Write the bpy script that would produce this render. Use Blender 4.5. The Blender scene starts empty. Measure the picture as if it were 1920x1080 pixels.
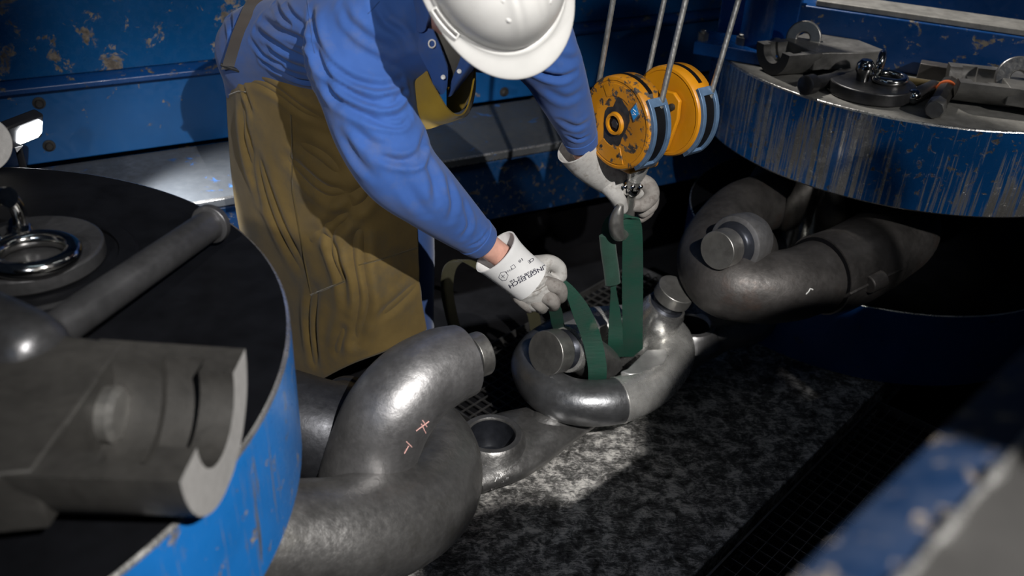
import bpy, math, random
import numpy as np
from mathutils import Vector, Matrix
from mathutils.bvhtree import BVHTree

# ------------------------------------------------------------------ camera
S = bpy.context.scene
COL = S.collection
PITCH, ROLL, FPX, CAMH = math.radians(30.808), math.radians(2.935), 1700.0, 1.729
_f = np.array([0, math.cos(PITCH), -math.sin(PITCH)])
_u = np.array([0, math.sin(PITCH), math.cos(PITCH)])
_x = np.array([1.0, 0, 0])
CR = math.cos(ROLL) * _x + math.sin(ROLL) * _u
CU = -math.sin(ROLL) * _x + math.cos(ROLL) * _u
CF = _f
CP = np.array([0, 0, CAMH])
cd = bpy.data.cameras.new('camera')
cam = bpy.data.objects.new('camera', cd)
COL.objects.link(cam)
cam.matrix_world = Matrix(((CR[0], CU[0], -CF[0], 0), (CR[1], CU[1], -CF[1], 0), (CR[2], CU[2], -CF[2], CAMH), (0, 0, 0, 1)))
cd.sensor_width = 36.0
cd.lens = FPX / 1920 * 36
cd.clip_start = 0.02
cd.dof.use_dof = True
cd.dof.focus_distance = 2.25
cd.dof.aperture_fstop = 2.4
S.camera = cam

# ------------------------------------------------------------------ world, lamps, exposure
W = bpy.data.worlds.new('world')
S.world = W
W.use_nodes = True
W.node_tree.nodes['Background'].inputs[0].default_value = (0.35, 0.5, 0.8, 1)
W.node_tree.nodes['Background'].inputs[1].default_value = 0.012
S.view_settings.view_transform = 'Standard'
S.view_settings.look = 'None'
S.view_settings.exposure = 0.0
S.view_settings.gamma = 1.0
S.view_settings.use_curve_mapping = False


def lamp(name, kind, loc, aim, power, color=(1, 1, 1), size=0.3, size_y=None, cone=None, blend=0.2):
    d = bpy.data.lights.new(name, kind)
    d.energy = power
    d.color = color
    if kind == 'AREA':
        d.shape = 'RECTANGLE'
        d.size = size
        d.size_y = size_y or size
    else:
        d.shadow_soft_size = size
    if kind == 'SPOT':
        d.spot_size = math.radians(cone)
        d.spot_blend = blend
    o = bpy.data.objects.new(name, d)
    COL.objects.link(o)
    o.location = loc
    o.rotation_euler = (Vector(aim) - Vector(loc)).to_track_quat('-Z', 'Y').to_euler()
    return o


# hall lamp high on the operator side (key), hall lamp over the far end, added cool fill behind the camera
lamp('hall_lamp', 'SPOT', (0.80, -0.50, 2.76), (-0.12, 1.85, 0.35), 560, (1, 0.97, 0.93), 0.014, cone=46, blend=0.6)
lamp('hall_lamp', 'SPOT', (-0.60, -0.55, 2.25), (-0.55, 2.2, 1.22), 150, (1, 0.97, 0.94), 0.05, cone=35, blend=0.6)
lamp('hall_lamp', 'SPOT', (0.30, 3.55, 2.75), (1.42, 3.0, 0.88), 210, (1, 0.95, 0.88), 0.05, cone=39, blend=0.5)
lamp('hall_lamp', 'SPOT', (2.7, 0.35, 2.5), (1.38, 2.6, 0.86), 150, (1, 0.97, 0.93), 0.04, cone=20, blend=0.6)  # added spot that brightens the right jaw rim
lamp('strip_lamp', 'AREA', (1.3, 1.3, 3.3), (0.6, 2.0, 0.2), 1.0, (0.95, 0.98, 1.0), 1.3, 0.12)  # added strip, gives long highlights on the steel
lamp('strip_lamp', 'AREA', (-0.5, 0.6, 3.4), (-0.3, 1.6, 0.4), 0.9, (0.7, 0.9, 1.0), 1.3, 0.12)  # second added strip for highlights
lamp('gate_daylight', 'AREA', (-0.6, -2.2, 2.9), (0.1, 2.0, 0.4), 3.5, (0.42, 0.66, 1.0), 1.6, 0.7)  # added area fill for cool ambient light and bluish reflections

# ------------------------------------------------------------------ helpers


def ray(px, py):
    return (px - 960) / FPX * CR - (py - 540) / FPX * CU + CF


def Z(px, py, z):
    d = ray(px, py)
    return CP + d * ((z - CAMH) / d[2])


def Y(px, py, y):
    d = ray(px, py)
    return CP + d * (y / d[1])


WE = np.array([math.cos(math.radians(30)), math.sin(math.radians(30)), 0])   # direction along the back wall
WN = np.array([-WE[1], WE[0], 0])                                            # into the back wall


def N(px, py, n):
    d = ray(px, py)
    return CP + d * (n / (d @ WN))


def V3(*a):
    return np.array(a, float)


def unit(v):
    v = np.asarray(v, float)
    return v / max(np.linalg.norm(v), 1e-12)


def spline(pts, n, closed=False):
    """Catmull-Rom through pts (m,k) -> n samples, arc-length-ish by index."""
    P = np.asarray(pts, float)
    m = len(P)
    if closed:
        t = np.linspace(0, m, n, endpoint=False)
        g = lambda i: P[i % m]
    else:
        t = np.linspace(0, m - 1, n)
        g = lambda i: P[i] if 0 <= i < m else (2 * P[0] - P[1] if i < 0 else 2 * P[-1] - P[-2])
    out = []
    for x in t:
        i = int(min(math.floor(x), (m - 1) if closed else (m - 2)))
        f = x - i
        a, b, c, d = g(i - 1), g(i), g(i + 1), g(i + 2)
        out.append(0.5 * (2 * b + (c - a) * f + (2 * a - 5 * b + 4 * c - d) * f * f + (3 * b - a - 3 * c + d) * f ** 3))
    return np.array(out)


def axes(a):
    a = unit(a)
    t = V3(0, 0, 1) if abs(a[2]) < 0.9 else V3(1, 0, 0)
    x = unit(np.cross(t, a))
    return x, np.cross(a, x), a


class MB:
    def __init__(self):
        self.v, self.f, self.m, self.n = [], [], [], 0

    def add(self, v, f, mi=0):
        v = np.asarray(v, float).reshape(-1, 3)
        self.v.append(v)
        self.f += [tuple(int(i) + self.n for i in q) for q in f]
        self.m += [mi] * len(f)
        self.n += len(v)
        return self

    def rings(self, R, closed=False, cap0=True, cap1=True, mi=0, wrap=True):
        """R: list of (k,3) rings"""
        R = np.asarray(R, float)
        m, k = R.shape[:2]
        f = []
        for i in range(m if closed else m - 1):
            j = (i + 1) % m
            for a in range(k if wrap else k - 1):
                b = (a + 1) % k
                f.append((i * k + a, i * k + b, j * k + b, j * k + a))
        if not closed and wrap:
            if cap0:
                f.append(tuple(range(k - 1, -1, -1)))
            if cap1:
                f.append(tuple((m - 1) * k + a for a in range(k)))
        return self.add(R.reshape(-1, 3), f, mi)

    def tube(self, path, rad, k=20, closed=False, cap0=True, cap1=True, squash=None, up=None, mi=0, prof=None):
        P = np.asarray(path, float)
        m = len(P)
        r = np.broadcast_to(np.asarray(rad, float), (m,)) if np.ndim(rad) <= 1 else rad
        T = np.array([unit(P[(i + 1) % m] - P[i - 1]) if (closed or 0 < i < m - 1) else unit(P[min(i + 1, m - 1)] - P[max(i - 1, 0)]) for i in range(m)])
        n0 = V3(0, 0, 1) if up is None else np.asarray(up, float)
        if abs(n0 @ T[0]) > 0.98:
            n0 = V3(0, 1, 0.01)
        n = unit(n0 - T[0] * (n0 @ T[0]))
        R = []
        th = np.linspace(0, 2 * math.pi, k, endpoint=False)
        for i in range(m):
            if up is not None:
                n = n0
            n = unit(n - T[i] * (n @ T[i]))
            b = np.cross(T[i], n)
            s = 1.0 if squash is None else (squash if np.isscalar(squash) else squash[i])
            q = np.ones(k) if prof is None else prof(th, i)
            R.append(P[i] + (r[i] * q)[:, None] * (np.cos(th)[:, None] * n * s + np.sin(th)[:, None] * b))
        return self.rings(R, closed, cap0, cap1, mi)

    def lathe(self, prof, o=(0, 0, 0), a=(0, 0, 1), k=40, cap0=True, cap1=True, mi=0, arc=None, x=None):
        """prof: (r, h) pairs along axis a"""
        o = np.asarray(o, float)
        ax, ay, az = axes(a)
        if x is not None:
            ax = unit(np.asarray(x, float) - az * (np.asarray(x, float) @ az))
            ay = np.cross(az, ax)
        th = np.linspace(0, 2 * math.pi, k, endpoint=False) if arc is None else np.linspace(arc[0], arc[1], k)
        R = [o + az * h + max(r, 1e-5) * (np.cos(th)[:, None] * ax + np.sin(th)[:, None] * ay) for r, h in prof]
        return self.rings(R, False, cap0, cap1, mi, wrap=arc is None)

    def box(self, c, s, ex=(1, 0, 0), ey=(0, 1, 0), ez=(0, 0, 1), mi=0):
        c, ex, ey, ez = [np.asarray(t, float) for t in (c, ex, ey, ez)]
        v = [c + sx * s[0] / 2 * ex + sy * s[1] / 2 * ey + sz * s[2] / 2 * ez for sz in (-1, 1) for sy in (-1, 1) for sx in (-1, 1)]
        return self.add(v, [(0, 2, 3, 1), (4, 5, 7, 6), (0, 1, 5, 4), (2, 6, 7, 3), (0, 4, 6, 2), (1, 3, 7, 5)], mi)

    def prism(self, poly, d, mi=0, mi_side=None):
        """poly: (k,3) planar polygon, extruded by vector d"""
        P = np.asarray(poly, float)
        k = len(P)
        v = np.concatenate([P, P + np.asarray(d, float)])
        self.add(v, [tuple(range(k - 1, -1, -1)), tuple(range(k, 2 * k))], mi)
        b = self.n - 2 * k
        for i in range(k):
            j = (i + 1) % k
            self.f.append((b + i, b + j, b + k + j, b + k + i))
            self.m.append(mi if mi_side is None else mi_side)
        return self

    def sheet(self, G, th=0.002, mi=0):
        """closed thin sheet of grid G (a,b,3)"""
        G = np.asarray(G, float)
        a, b = G.shape[:2]
        du = np.gradient(G, axis=0)
        dv = np.gradient(G, axis=1)
        nn = np.cross(du, dv)
        nn /= np.maximum(np.linalg.norm(nn, axis=2, keepdims=True), 1e-9)
        A, B = G + nn * th / 2, G - nn * th / 2
        v = np.concatenate([A.reshape(-1, 3), B.reshape(-1, 3)])
        o = a * b
        f = []
        for i in range(a - 1):
            for j in range(b - 1):
                q = (i * b + j, i * b + j + 1, (i + 1) * b + j + 1, (i + 1) * b + j)
                f.append(q[::-1])
                f.append(tuple(t + o for t in q))
        loop = [j for j in range(b)] + [i * b + b - 1 for i in range(1, a)] + [(a - 1) * b + j for j in range(b - 2, -1, -1)] + [i * b for i in range(a - 2, 0, -1)]
        for x, y in zip(loop, loop[1:] + loop[:1]):
            f.append((x, y, y + o, x + o))
        return self.add(v, f, mi)

    def ribbon(self, path, width, th=0.003, n=60, mi=0):
        """path (m,3) control points, width (m,3) half-width vectors"""
        P, Wd = spline(path, n), spline(width, n)
        G = np.stack([P + Wd * s for s in (-1, -0.5, 0, 0.5, 1)], 1)
        return self.sheet(G, th, mi)

    def verts(self):
        return np.concatenate(self.v)


WL = {}


def mesh_of(name, mb, off, sharp=40):
    me = bpy.data.meshes.new(name)
    me.from_pydata((mb.verts() - off).tolist(), [], mb.f)
    me.polygons.foreach_set('material_index', mb.m)
    me.polygons.foreach_set('use_smooth', [True] * len(mb.f))
    if sharp:
        me.set_sharp_from_angle(angle=math.radians(sharp))
    me.update()
    return me


def tag(o, label=None, cat=None, group=None, kind=None):
    for k, x in (('label', label), ('category', cat), ('group', group), ('kind', kind)):
        if x:
            o[k] = x
    return o


def thing(name, label, cat, loc=(0, 0, 0), group=None):
    o = bpy.data.objects.new(name, None)
    o.empty_display_size = 0.05
    COL.objects.link(o)
    o.location = loc
    WL[o] = np.asarray(loc, float)
    return tag(o, label, cat, group)


def obj(name, mb, mat, parent=None, label=None, cat=None, group=None, kind=None, bevel=0, seg=2, bmat=-1, sub=0, sharp=40, remesh=0, smooth=0, loc=None):
    v = mb.verts()
    if parent is not None:
        base = WL[parent]
    elif loc is not None:
        base = np.asarray(loc, float)
    else:
        base = V3((v[:, 0].min() + v[:, 0].max()) / 2, (v[:, 1].min() + v[:, 1].max()) / 2, v[:, 2].min())
    me = mesh_of(name, mb, base, sharp)
    o = bpy.data.objects.new(name, me)
    COL.objects.link(o)
    WL[o] = base
    if parent is not None:
        o.parent = parent
    else:
        o.location = base
    for m in (mat if isinstance(mat, (list, tuple)) else [mat]):
        me.materials.append(m)
    if remesh:
        r = o.modifiers.new('remesh', 'REMESH')
        r.mode = 'VOXEL'
        r.voxel_size = remesh
        r.use_smooth_shade = True
    if smooth:
        s = o.modifiers.new('smooth', 'SMOOTH')
        s.iterations = smooth
        s.factor = 0.5
    if bevel:
        b = o.modifiers.new('bevel', 'BEVEL')
        b.width = bevel
        b.segments = seg
        b.limit_method = 'ANGLE'
        b.angle_limit = math.radians(35)
        b.material = bmat
        b.harden_normals = False
    if sub:
        s = o.modifiers.new('sub', 'SUBSURF')
        s.levels = s.render_levels = sub
    return tag(o, label, cat, group, kind)


def apply_mods(o):
    dg = bpy.context.evaluated_depsgraph_get()
    dg.update()
    me = bpy.data.meshes.new_from_object(o.evaluated_get(dg))
    old = o.data
    o.modifiers.clear()
    o.data = me
    if not me.materials:
        for m in old.materials:
            me.materials.append(m)
    return o


def copy_tree(o, parent=None):
    c = o.copy()
    COL.objects.link(c)
    WL[c] = WL[o]
    if parent is not None:
        c.parent = parent
        c.matrix_parent_inverse = o.matrix_parent_inverse
    for ch in list(o.children):
        copy_tree(ch, c)
    return c


# ------------------------------------------------------------------ materials


class NT:
    def __init__(self, name):
        self.mat = bpy.data.materials.new(name)
        self.mat.use_nodes = True
        self.t = self.mat.node_tree
        self.b = self.t.nodes['Principled BSDF']
        self.co = self.t.nodes.new('ShaderNodeTexCoord').outputs['Object']

    def node(self, kind, **kw):
        n = self.t.nodes.new(kind)
        for k, x in kw.items():
            setattr(n, k, x)
        return n

    def link(self, a, b):
        self.t.links.new(a, b)

    def noise(self, scale, detail=4, rough=0.6, vec=None, dist=0.0):
        n = self.node('ShaderNodeTexNoise')
        n.inputs['Scale'].default_value = scale
        n.inputs['Detail'].default_value = detail
        n.inputs['Roughness'].default_value = rough
        n.inputs['Distortion'].default_value = dist
        self.link(vec or self.co, n.inputs['Vector'])
        return n.outputs['Fac']

    def stretch(self, sx, sy, sz, rot=(0, 0, 0)):
        n = self.node('ShaderNodeMapping')
        n.inputs['Scale'].default_value = (sx, sy, sz)
        n.inputs['Rotation'].default_value = rot
        self.link(self.co, n.inputs['Vector'])
        return n.outputs['Vector']

    def ramp(self, fac, stops):
        n = self.node('ShaderNodeValToRGB')
        e = n.color_ramp.elements
        while len(e) > 1:
            e.remove(e[-1])
        for i, (p, c) in enumerate(stops):
            q = e[0] if i == 0 else e.new(p)
            q.position = p
            q.color = c if len(c) == 4 else (*c, 1)
        self.link(fac, n.inputs['Fac'])
        return n.outputs['Color']

    def grey(self, fac, lo, hi, a=0.0, b=1.0):
        return self.ramp(fac, [(lo, (a,) * 3), (hi, (b,) * 3)])

    def mix(self, fac, a, b):
        n = self.node('ShaderNodeMix', data_type='RGBA')
        for s, x in ((n.inputs[0], fac), (n.inputs[6], a), (n.inputs[7], b)):
            if isinstance(x, (tuple, list)):
                s.default_value = (*x, 1) if len(x) == 3 else x
            elif isinstance(x, (int, float)):
                s.default_value = x
            else:
                self.link(x, s)
        return n.outputs[2]

    def math(self, op, a, b=None, clamp=False):
        n = self.node('ShaderNodeMath', operation=op, use_clamp=clamp)
        for s, x in zip(n.inputs, (a, b)):
            if x is None:
                continue
            if isinstance(x, (int, float)):
                s.default_value = x
            else:
                self.link(x, s)
        return n.outputs[0]

    def bump(self, h, strength, dist=0.002, prev=None):
        n = self.node('ShaderNodeBump')
        n.inputs['Strength'].default_value = strength
        n.inputs['Distance'].default_value = dist
        self.link(h, n.inputs['Height'])
        if prev is not None:
            self.link(prev, n.inputs['Normal'])
        self.link(n.outputs[0], self.b.inputs['Normal'])
        return n.outputs[0]

    def set(self, **kw):
        for k, x in kw.items():
            s = self.b.inputs[k.replace('_', ' ')]
            if isinstance(x, (int, float)):
                s.default_value = x
            elif isinstance(x, (tuple, list)):
                s.default_value = (*x, 1) if len(x) == 3 else x
            else:
                self.link(x, s)
        return self


def m_plain(name, c, rough=0.5, metal=0.0, vary=0.15, scale=30, bump=0.0, bscale=200, spec=0.5):
    n = NT(name)
    f = n.noise(scale)
    lo = tuple(x * (1 - vary) for x in c)
    hi = tuple(min(1, x * (1 + vary)) for x in c)
    n.set(Base_Color=n.ramp(f, [(0.3, lo), (0.7, hi)]), Roughness=rough, Metallic=metal)
    n.b.inputs['Specular IOR Level'].default_value = spec
    if bump:
        n.bump(n.noise(bscale, 3), bump, 0.002)
    return n.mat


def m_steel(name, c, rough=(0.3, 0.5), metal=0.85, bump=0.25, bscale=60, stain=None, scratch=0.0):
    n = NT(name)
    f = n.noise(9, 6, 0.65)
    g = n.noise(70, 4, 0.7)
    d = tuple(x * 0.55 for x in c)
    col = n.mix(n.grey(f, 0.35, 0.65), d, c)
    if stain:
        col = n.mix(n.grey(n.noise(5, 5, 0.7), 0.58, 0.72, 0, 0.6), col, stain)
    rg = n.grey(g, 0.3, 0.7, rough[0], rough[1])
    n.set(Base_Color=col, Metallic=metal, Roughness=rg)
    h = n.noise(bscale, 5, 0.6)
    p = n.bump(h, bump, 0.003)
    if scratch:
        s = n.noise(30, 3, 0.6, n.stretch(1, 14, 1, (0.3, 0.2, 0.8)))
        n.bump(s, scratch, 0.001, p)
    return n.mat


def m_paint(name, c, chip=(0.10, 0.085, 0.07), amount=0.62, rough=0.35, scale=14, streak=None, bare=(0.45, 0.45, 0.45), bare_amt=0.5, patches=()):
    n = NT(name)
    base = n.mix(n.grey(n.noise(3, 4), 0.35, 0.7), tuple(x * 0.75 for x in c), c)
    cf = n.noise(scale, 8, 0.72, dist=0.4)
    cm = n.grey(cf, amount, amount + 0.03)
    col = n.mix(cm, base, n.mix(n.grey(n.noise(50, 4), 0.4, 0.6), chip, tuple(x * 2.2 for x in chip)))
    metal = 0.0
    if streak:
        sv = n.stretch(*streak)
        s = n.noise(1, 5, 0.7, sv)
        big = n.noise(2.6, 3, 0.6)
        tot = n.math('ADD', n.math('MULTIPLY', s, 0.6), n.math('MULTIPLY', big, 0.5))
        for px_, py_, pz_, pr__, amt in patches:            # rubbed bare spots, plus one painted where a lamp glares
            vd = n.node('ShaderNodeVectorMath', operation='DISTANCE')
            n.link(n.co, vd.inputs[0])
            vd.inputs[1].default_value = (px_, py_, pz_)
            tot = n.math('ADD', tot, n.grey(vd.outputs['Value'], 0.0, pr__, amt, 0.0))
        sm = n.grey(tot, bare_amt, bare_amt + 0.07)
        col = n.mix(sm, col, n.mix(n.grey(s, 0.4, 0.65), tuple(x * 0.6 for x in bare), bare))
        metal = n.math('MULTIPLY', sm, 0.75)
        n.set(Metallic=metal)
        n.bump(s, 0.25, 0.001, n.bump(cm, 0.5, -0.001))
    else:
        n.bump(cm, 0.5, -0.001)
    n.set(Base_Color=col, Roughness=n.grey(n.noise(40, 4), 0.3, 0.7, rough * 0.8, rough * 1.6))
    return n.mat


def m_cloth(name, c, vary=0.2, weave=900, bump=0.15, rough=0.85, mottled=6, dirt=None, sheen=0.3):
    n = NT(name)
    f = n.noise(mottled, 5, 0.65)
    col = n.ramp(f, [(0.3, tuple(x * (1 - vary) for x in c)), (0.7, tuple(x * (1 + vary) for x in c))])
    if dirt:
        col = n.mix(n.grey(n.noise(mottled * 1.7, 5, 0.7), 0.5, 0.68, 0, 0.8), col, dirt)
    n.set(Base_Color=col, Roughness=rough)
    n.b.inputs['Sheen Weight'].default_value = sheen
    n.b.inputs['Specular IOR Level'].default_value = 0.2
    n.bump(n.noise(weave, 2, 0.5), bump, 0.001)
    return n.mat


BLUE = (0.004, 0.075, 0.30)
M = {}
M['wall'] = m_paint('blue_wall_paint', (0.004, 0.075, 0.23), amount=0.575, rough=0.22, scale=13)
M['wall_low'] = m_paint('blue_panel_paint', (0.004, 0.085, 0.27), amount=0.64, rough=0.35, scale=16)
M['bench_front'] = m_paint('worn_blue_bench_paint', (0.003, 0.036, 0.115), amount=0.57, rough=0.4, scale=34, chip=(0.05, 0.043, 0.035))  # base darkened in place of shade behind the worker; chips are wear
M['bench_top'] = m_paint('grey_bench_top', (0.065, 0.07, 0.076), chip=(0.02, 0.06, 0.16), amount=0.62, rough=0.4, scale=7)  # top darkened in place of the worker's shadow on it
M['rim_left'] = m_paint('blue_rim_paint_streaked', (0.012, 0.17, 0.54), amount=0.60, rough=0.3, scale=30, streak=(75, 75, 4.0), bare=(0.3, 0.31, 0.33), bare_amt=0.615, chip=(0.13, 0.12, 0.11))
RIMP = tuple((*(Z(px_, py_, .75) - V3(1.334, 3.084, 0)), r_, a_) for px_, py_, r_, a_ in ((1545, 300, .22, .15), (1500, 250, .18, .12), (1885, 300, .18, .09)))  # last spot paints a lamp's glare, the others are rubbed bare
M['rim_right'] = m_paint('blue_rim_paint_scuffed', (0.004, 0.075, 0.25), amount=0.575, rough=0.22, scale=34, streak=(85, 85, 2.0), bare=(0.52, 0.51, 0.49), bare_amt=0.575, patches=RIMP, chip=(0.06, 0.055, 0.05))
M['rim_low'] = m_paint('blue_lower_rim_paint', (0.004, 0.055, 0.22), amount=0.64, rough=0.3, scale=18, chip=(0.03, 0.03, 0.03))
M['frame'] = m_paint('blue_frame_paint', (0.004, 0.055, 0.21), amount=0.58, rough=0.3, scale=24, chip=(0.11, 0.095, 0.07))
M['post'] = m_paint('blue_post_paint', (0.004, 0.07, 0.28), amount=0.68, rough=0.22, scale=20)
M['edge'] = m_steel('bare_worn_edge', (0.75, 0.74, 0.72), (0.18, 0.4), 0.9, 0.6, 60)
M['top_black'] = m_plain('black_oiled_plate', (0.0035, 0.0038, 0.005), 0.55, 0.0, 0.4, 12, 0.15, 60, spec=0.14)
M['top_grey'] = m_plain('grey_dull_plate', (0.24, 0.235, 0.22), 0.6, 0.2, 0.25, 25, 0.35, 160)
M['forged'] = m_steel('forged_grey_steel', (0.30, 0.295, 0.29), (0.28, 0.46), 0.8, 0.75, 26, stain=(0.12, 0.115, 0.09))
M['forged_arch'] = m_steel('shot_blasted_steel', (0.34, 0.335, 0.34), (0.36, 0.5), 0.8, 0.3, 70)
M['forged_dark'] = m_steel('dark_forged_steel', (0.12, 0.112, 0.108), (0.42, 0.6), 0.65, 0.4, 50, stain=(0.10, 0.06, 0.045))
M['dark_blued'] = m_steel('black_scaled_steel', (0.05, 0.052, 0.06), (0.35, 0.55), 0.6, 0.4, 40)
M['ring_dark'] = m_steel('smooth_grey_steel', (0.22, 0.225, 0.235), (0.28, 0.42), 0.8, 0.25, 80)
M['polished'] = m_steel('polished_steel', (0.82, 0.81, 0.78), (0.22, 0.36), 0.74, 0.05, 25, scratch=0.06)
M['ground'] = m_steel('ground_flat_steel', (0.62, 0.62, 0.61), (0.4, 0.55), 0.8, 0.1, 90, scratch=0.3)
M['machined'] = m_steel('machined_steel', (0.45, 0.44, 0.42), (0.3, 0.45), 0.85, 0.12, 120)
M['recess'] = m_steel('dark_socket_steel', (0.05, 0.055, 0.07), (0.3, 0.45), 0.6, 0.2, 60)
M['chrome'] = m_steel('chrome', (0.78, 0.77, 0.74), (0.06, 0.16), 1.0, 0.06, 40)
M['cast'] = m_steel('grey_cast_clamp', (0.038, 0.036, 0.033), (0.55, 0.7), 0.2, 0.2, 120)  # clamp steel darkened to paint its unlit top
M['cast_face'] = m_plain('sawn_clamp_face', (0.46, 0.45, 0.44), 0.5, 0.4, 0.12, 60, 0.2, 300)  # clamp end face painted brighter, as the side turned to the lamp
M['rod'] = m_steel('dark_rod_steel', (0.11, 0.11, 0.115), (0.28, 0.42), 0.75, 0.15, 60, scratch=0.15)
M['pin'] = m_steel('pin_chrome_oily', (0.5, 0.5, 0.48), (0.08, 0.2), 1.0, 0.1, 30)
M['bed'] = None
M['cast_light'] = m_steel('light_cast_clamp', (0.24, 0.235, 0.225), (0.35, 0.5), 0.5, 0.15, 100)  # lit copy of the clamp steel for the right jaw
M['socket'] = m_plain('oily_socket', (0.02, 0.022, 0.028), 0.35, 0.3, 0.3, 40)  # dark tone paints the shade down inside the sockets
M['shank'] = m_steel('bright_turned_shank', (0.82, 0.81, 0.79), (0.2, 0.32), 0.9, 0.1, 30, scratch=0.25)
M['rail_side'] = m_paint('dark_blue_rail_paint', (0.003, 0.016, 0.05), amount=0.56, rough=0.5, scale=30)
M['rail_top'] = m_plain('dull_grey_rail_top', (0.028, 0.027, 0.026), 0.6, 0.1, 0.2, 20)
M['rubber'] = m_plain('black_floor', (0.007, 0.007, 0.008), 0.7, 0.0, 0.4, 8, 0.3, 90, spec=0.1)
M['grating'] = m_steel('grating_steel', (0.22, 0.215, 0.21), (0.3, 0.5), 0.8, 0.2, 60)
M['yellow'] = m_paint('chipped_yellow_paint', (0.50, 0.20, 0.008), chip=(0.03, 0.027, 0.024), amount=0.53, rough=0.35, scale=38)
M['yellow_clean'] = m_paint('yellow_paint', (0.56, 0.225, 0.006), chip=(0.06, 0.05, 0.04), amount=0.68, rough=0.35, scale=26)
M['blue_grey'] = m_plain('blue_grey_slot_frame', (0.10, 0.17, 0.28), 0.4, 0.3, 0.2, 40)
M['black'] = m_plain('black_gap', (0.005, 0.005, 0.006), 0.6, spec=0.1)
M['dark_grease'] = m_plain('greasy_black', (0.03, 0.028, 0.026), 0.45, 0.2, 0.4, 60, 0.3, 200)
M['rope'] = m_steel('steel_rope', (0.62, 0.62, 0.60), (0.3, 0.5), 0.85, 0.1, 300)
M['shirt'] = m_cloth('blue_work_shirt', (0.029, 0.080, 0.265), 0.12, 1500, 0.12, dirt=(0.055, 0.09, 0.22), sheen=0.1)
M['shirt_in'] = m_cloth('grey_undershirt', (0.10, 0.095, 0.085))
M['trousers'] = m_cloth('blue_trousers', (0.02, 0.06, 0.20), 0.15)
M['apron'] = m_cloth('yellow_brown_leather', (0.125, 0.085, 0.028), 0.28, 420, 0.35, 0.8, 4, dirt=(0.075, 0.060, 0.036), sheen=0.1)
M['bib'] = m_cloth('yellow_leather_bib', (0.30, 0.19, 0.015), 0.15, 420, 0.3, 0.8, 8)
M['seam'] = m_cloth('dark_seam', (0.06, 0.042, 0.012))
M['webbing'] = m_cloth('brown_black_webbing', (0.045, 0.038, 0.034), 0.2, 600, 0.4)
M['sling'] = None
M['sling_dark'] = m_cloth('dark_green_sleeve', (0.016, 0.055, 0.038), 0.3, 300, 0.4, 0.7, 14)
M['olive'] = m_cloth('olive_webbing', (0.03, 0.028, 0.012), 0.3, 300, 0.4)
M['skin'] = m_plain('skin', (0.60, 0.33, 0.26), 0.5, 0, 0.12, 40, 0.1, 300)
M['lips'] = m_plain('lips', (0.45, 0.18, 0.15), 0.5)
M['eye'] = m_plain('eye_white', (0.8, 0.78, 0.75), 0.2)
M['hair'] = m_plain('short_brown_hair', (0.05, 0.035, 0.025), 0.7)
M['boot'] = m_plain('black_boot', (0.015, 0.014, 0.013), 0.5)
M['helmet'] = m_plain('white_helmet_plastic', (0.54, 0.535, 0.52), 0.32, 0, 0.10, 7, 0.04, 60)
M['glove'] = m_cloth('grey_leather_glove', (0.40, 0.39, 0.375), 0.18, 500, 0.3, 0.8, 26, dirt=(0.22, 0.20, 0.18), sheen=0.0)
M['glove2'] = m_cloth('soiled_leather_glove', (0.235, 0.22, 0.205), 0.2, 500, 0.3, 0.8, 26, dirt=(0.12, 0.10, 0.09), sheen=0.0)
M['cuff'] = m_cloth('white_canvas_cuff', (0.66, 0.66, 0.66), 0.05, 900, 0.12, 0.8, 20, sheen=0.0)
M['ink'] = m_plain('black_ink', (0.03, 0.03, 0.05), 0.7)
M['snap'] = m_plain('white_snap', (0.75, 0.75, 0.72), 0.3)
M['emblem_blue'] = m_plain('emblem_blue', (0.02, 0.20, 0.48), 0.4)
M['white_ink'] = m_plain('white_ink', (0.75, 0.75, 0.75), 0.5)
M['chalk'] = m_plain('pink_chalk', (0.75, 0.42, 0.38), 0.9)
M['paint_white'] = m_plain('white_paint_mark', (0.7, 0.7, 0.68), 0.6)
M['orange'] = m_plain('orange_band', (0.5, 0.10, 0.02), 0.5)
M['led_case'] = m_plain('black_lamp_case', (0.015, 0.015, 0.018), 0.5)

n = NT('led_panel')
n.b.inputs['Emission Color'].default_value = (0.93, 0.96, 1, 1)
n.b.inputs['Emission Strength'].default_value = 12
M['led'] = n.mat

n = NT('scratched_bed_plate')
f1 = n.noise(26, 10, 0.78, dist=0.6)
f2 = n.noise(60, 5, 0.75, n.stretch(0.6, 1.8, 1, (0, 0, 0.4)), 1.6)
f3 = n.noise(14, 4, 0.6)
mx = n.math('ADD', n.math('MULTIPLY', f1, 0.5), n.math('ADD', n.math('MULTIPLY', f2, 0.3), n.math('MULTIPLY', f3, 0.2)))
n.set(Base_Color=n.ramp(mx, [(0.41, (0.016, 0.016, 0.015)), (0.49, (0.17, 0.167, 0.162)), (0.57, (0.9, 0.87, 0.83))]), Metallic=0.35, Roughness=n.grey(f1, 0.35, 0.65, 0.6, 0.35))
n.bump(mx, 0.6, 0.003)
M['bed'] = n.mat

n = NT('green_webbing')
w = n.node('ShaderNodeTexWave', bands_direction='Z')
w.inputs['Scale'].default_value = 75
n.link(n.co, w.inputs['Vector'])
gf = n.noise(12, 5, 0.7)
col = n.mix(n.grey(gf, 0.4, 0.7), (0.004, 0.055, 0.034), (0.022, 0.05, 0.038))
col = n.mix(n.grey(n.noise(7, 4, 0.6), 0.6, 0.75, 0, 0.7), col, (0.16, 0.15, 0.12))
n.set(Base_Color=col, Roughness=0.7)
n.bump(w.outputs['Fac'], 0.35, 0.001)
M['sling'] = n.mat

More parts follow.
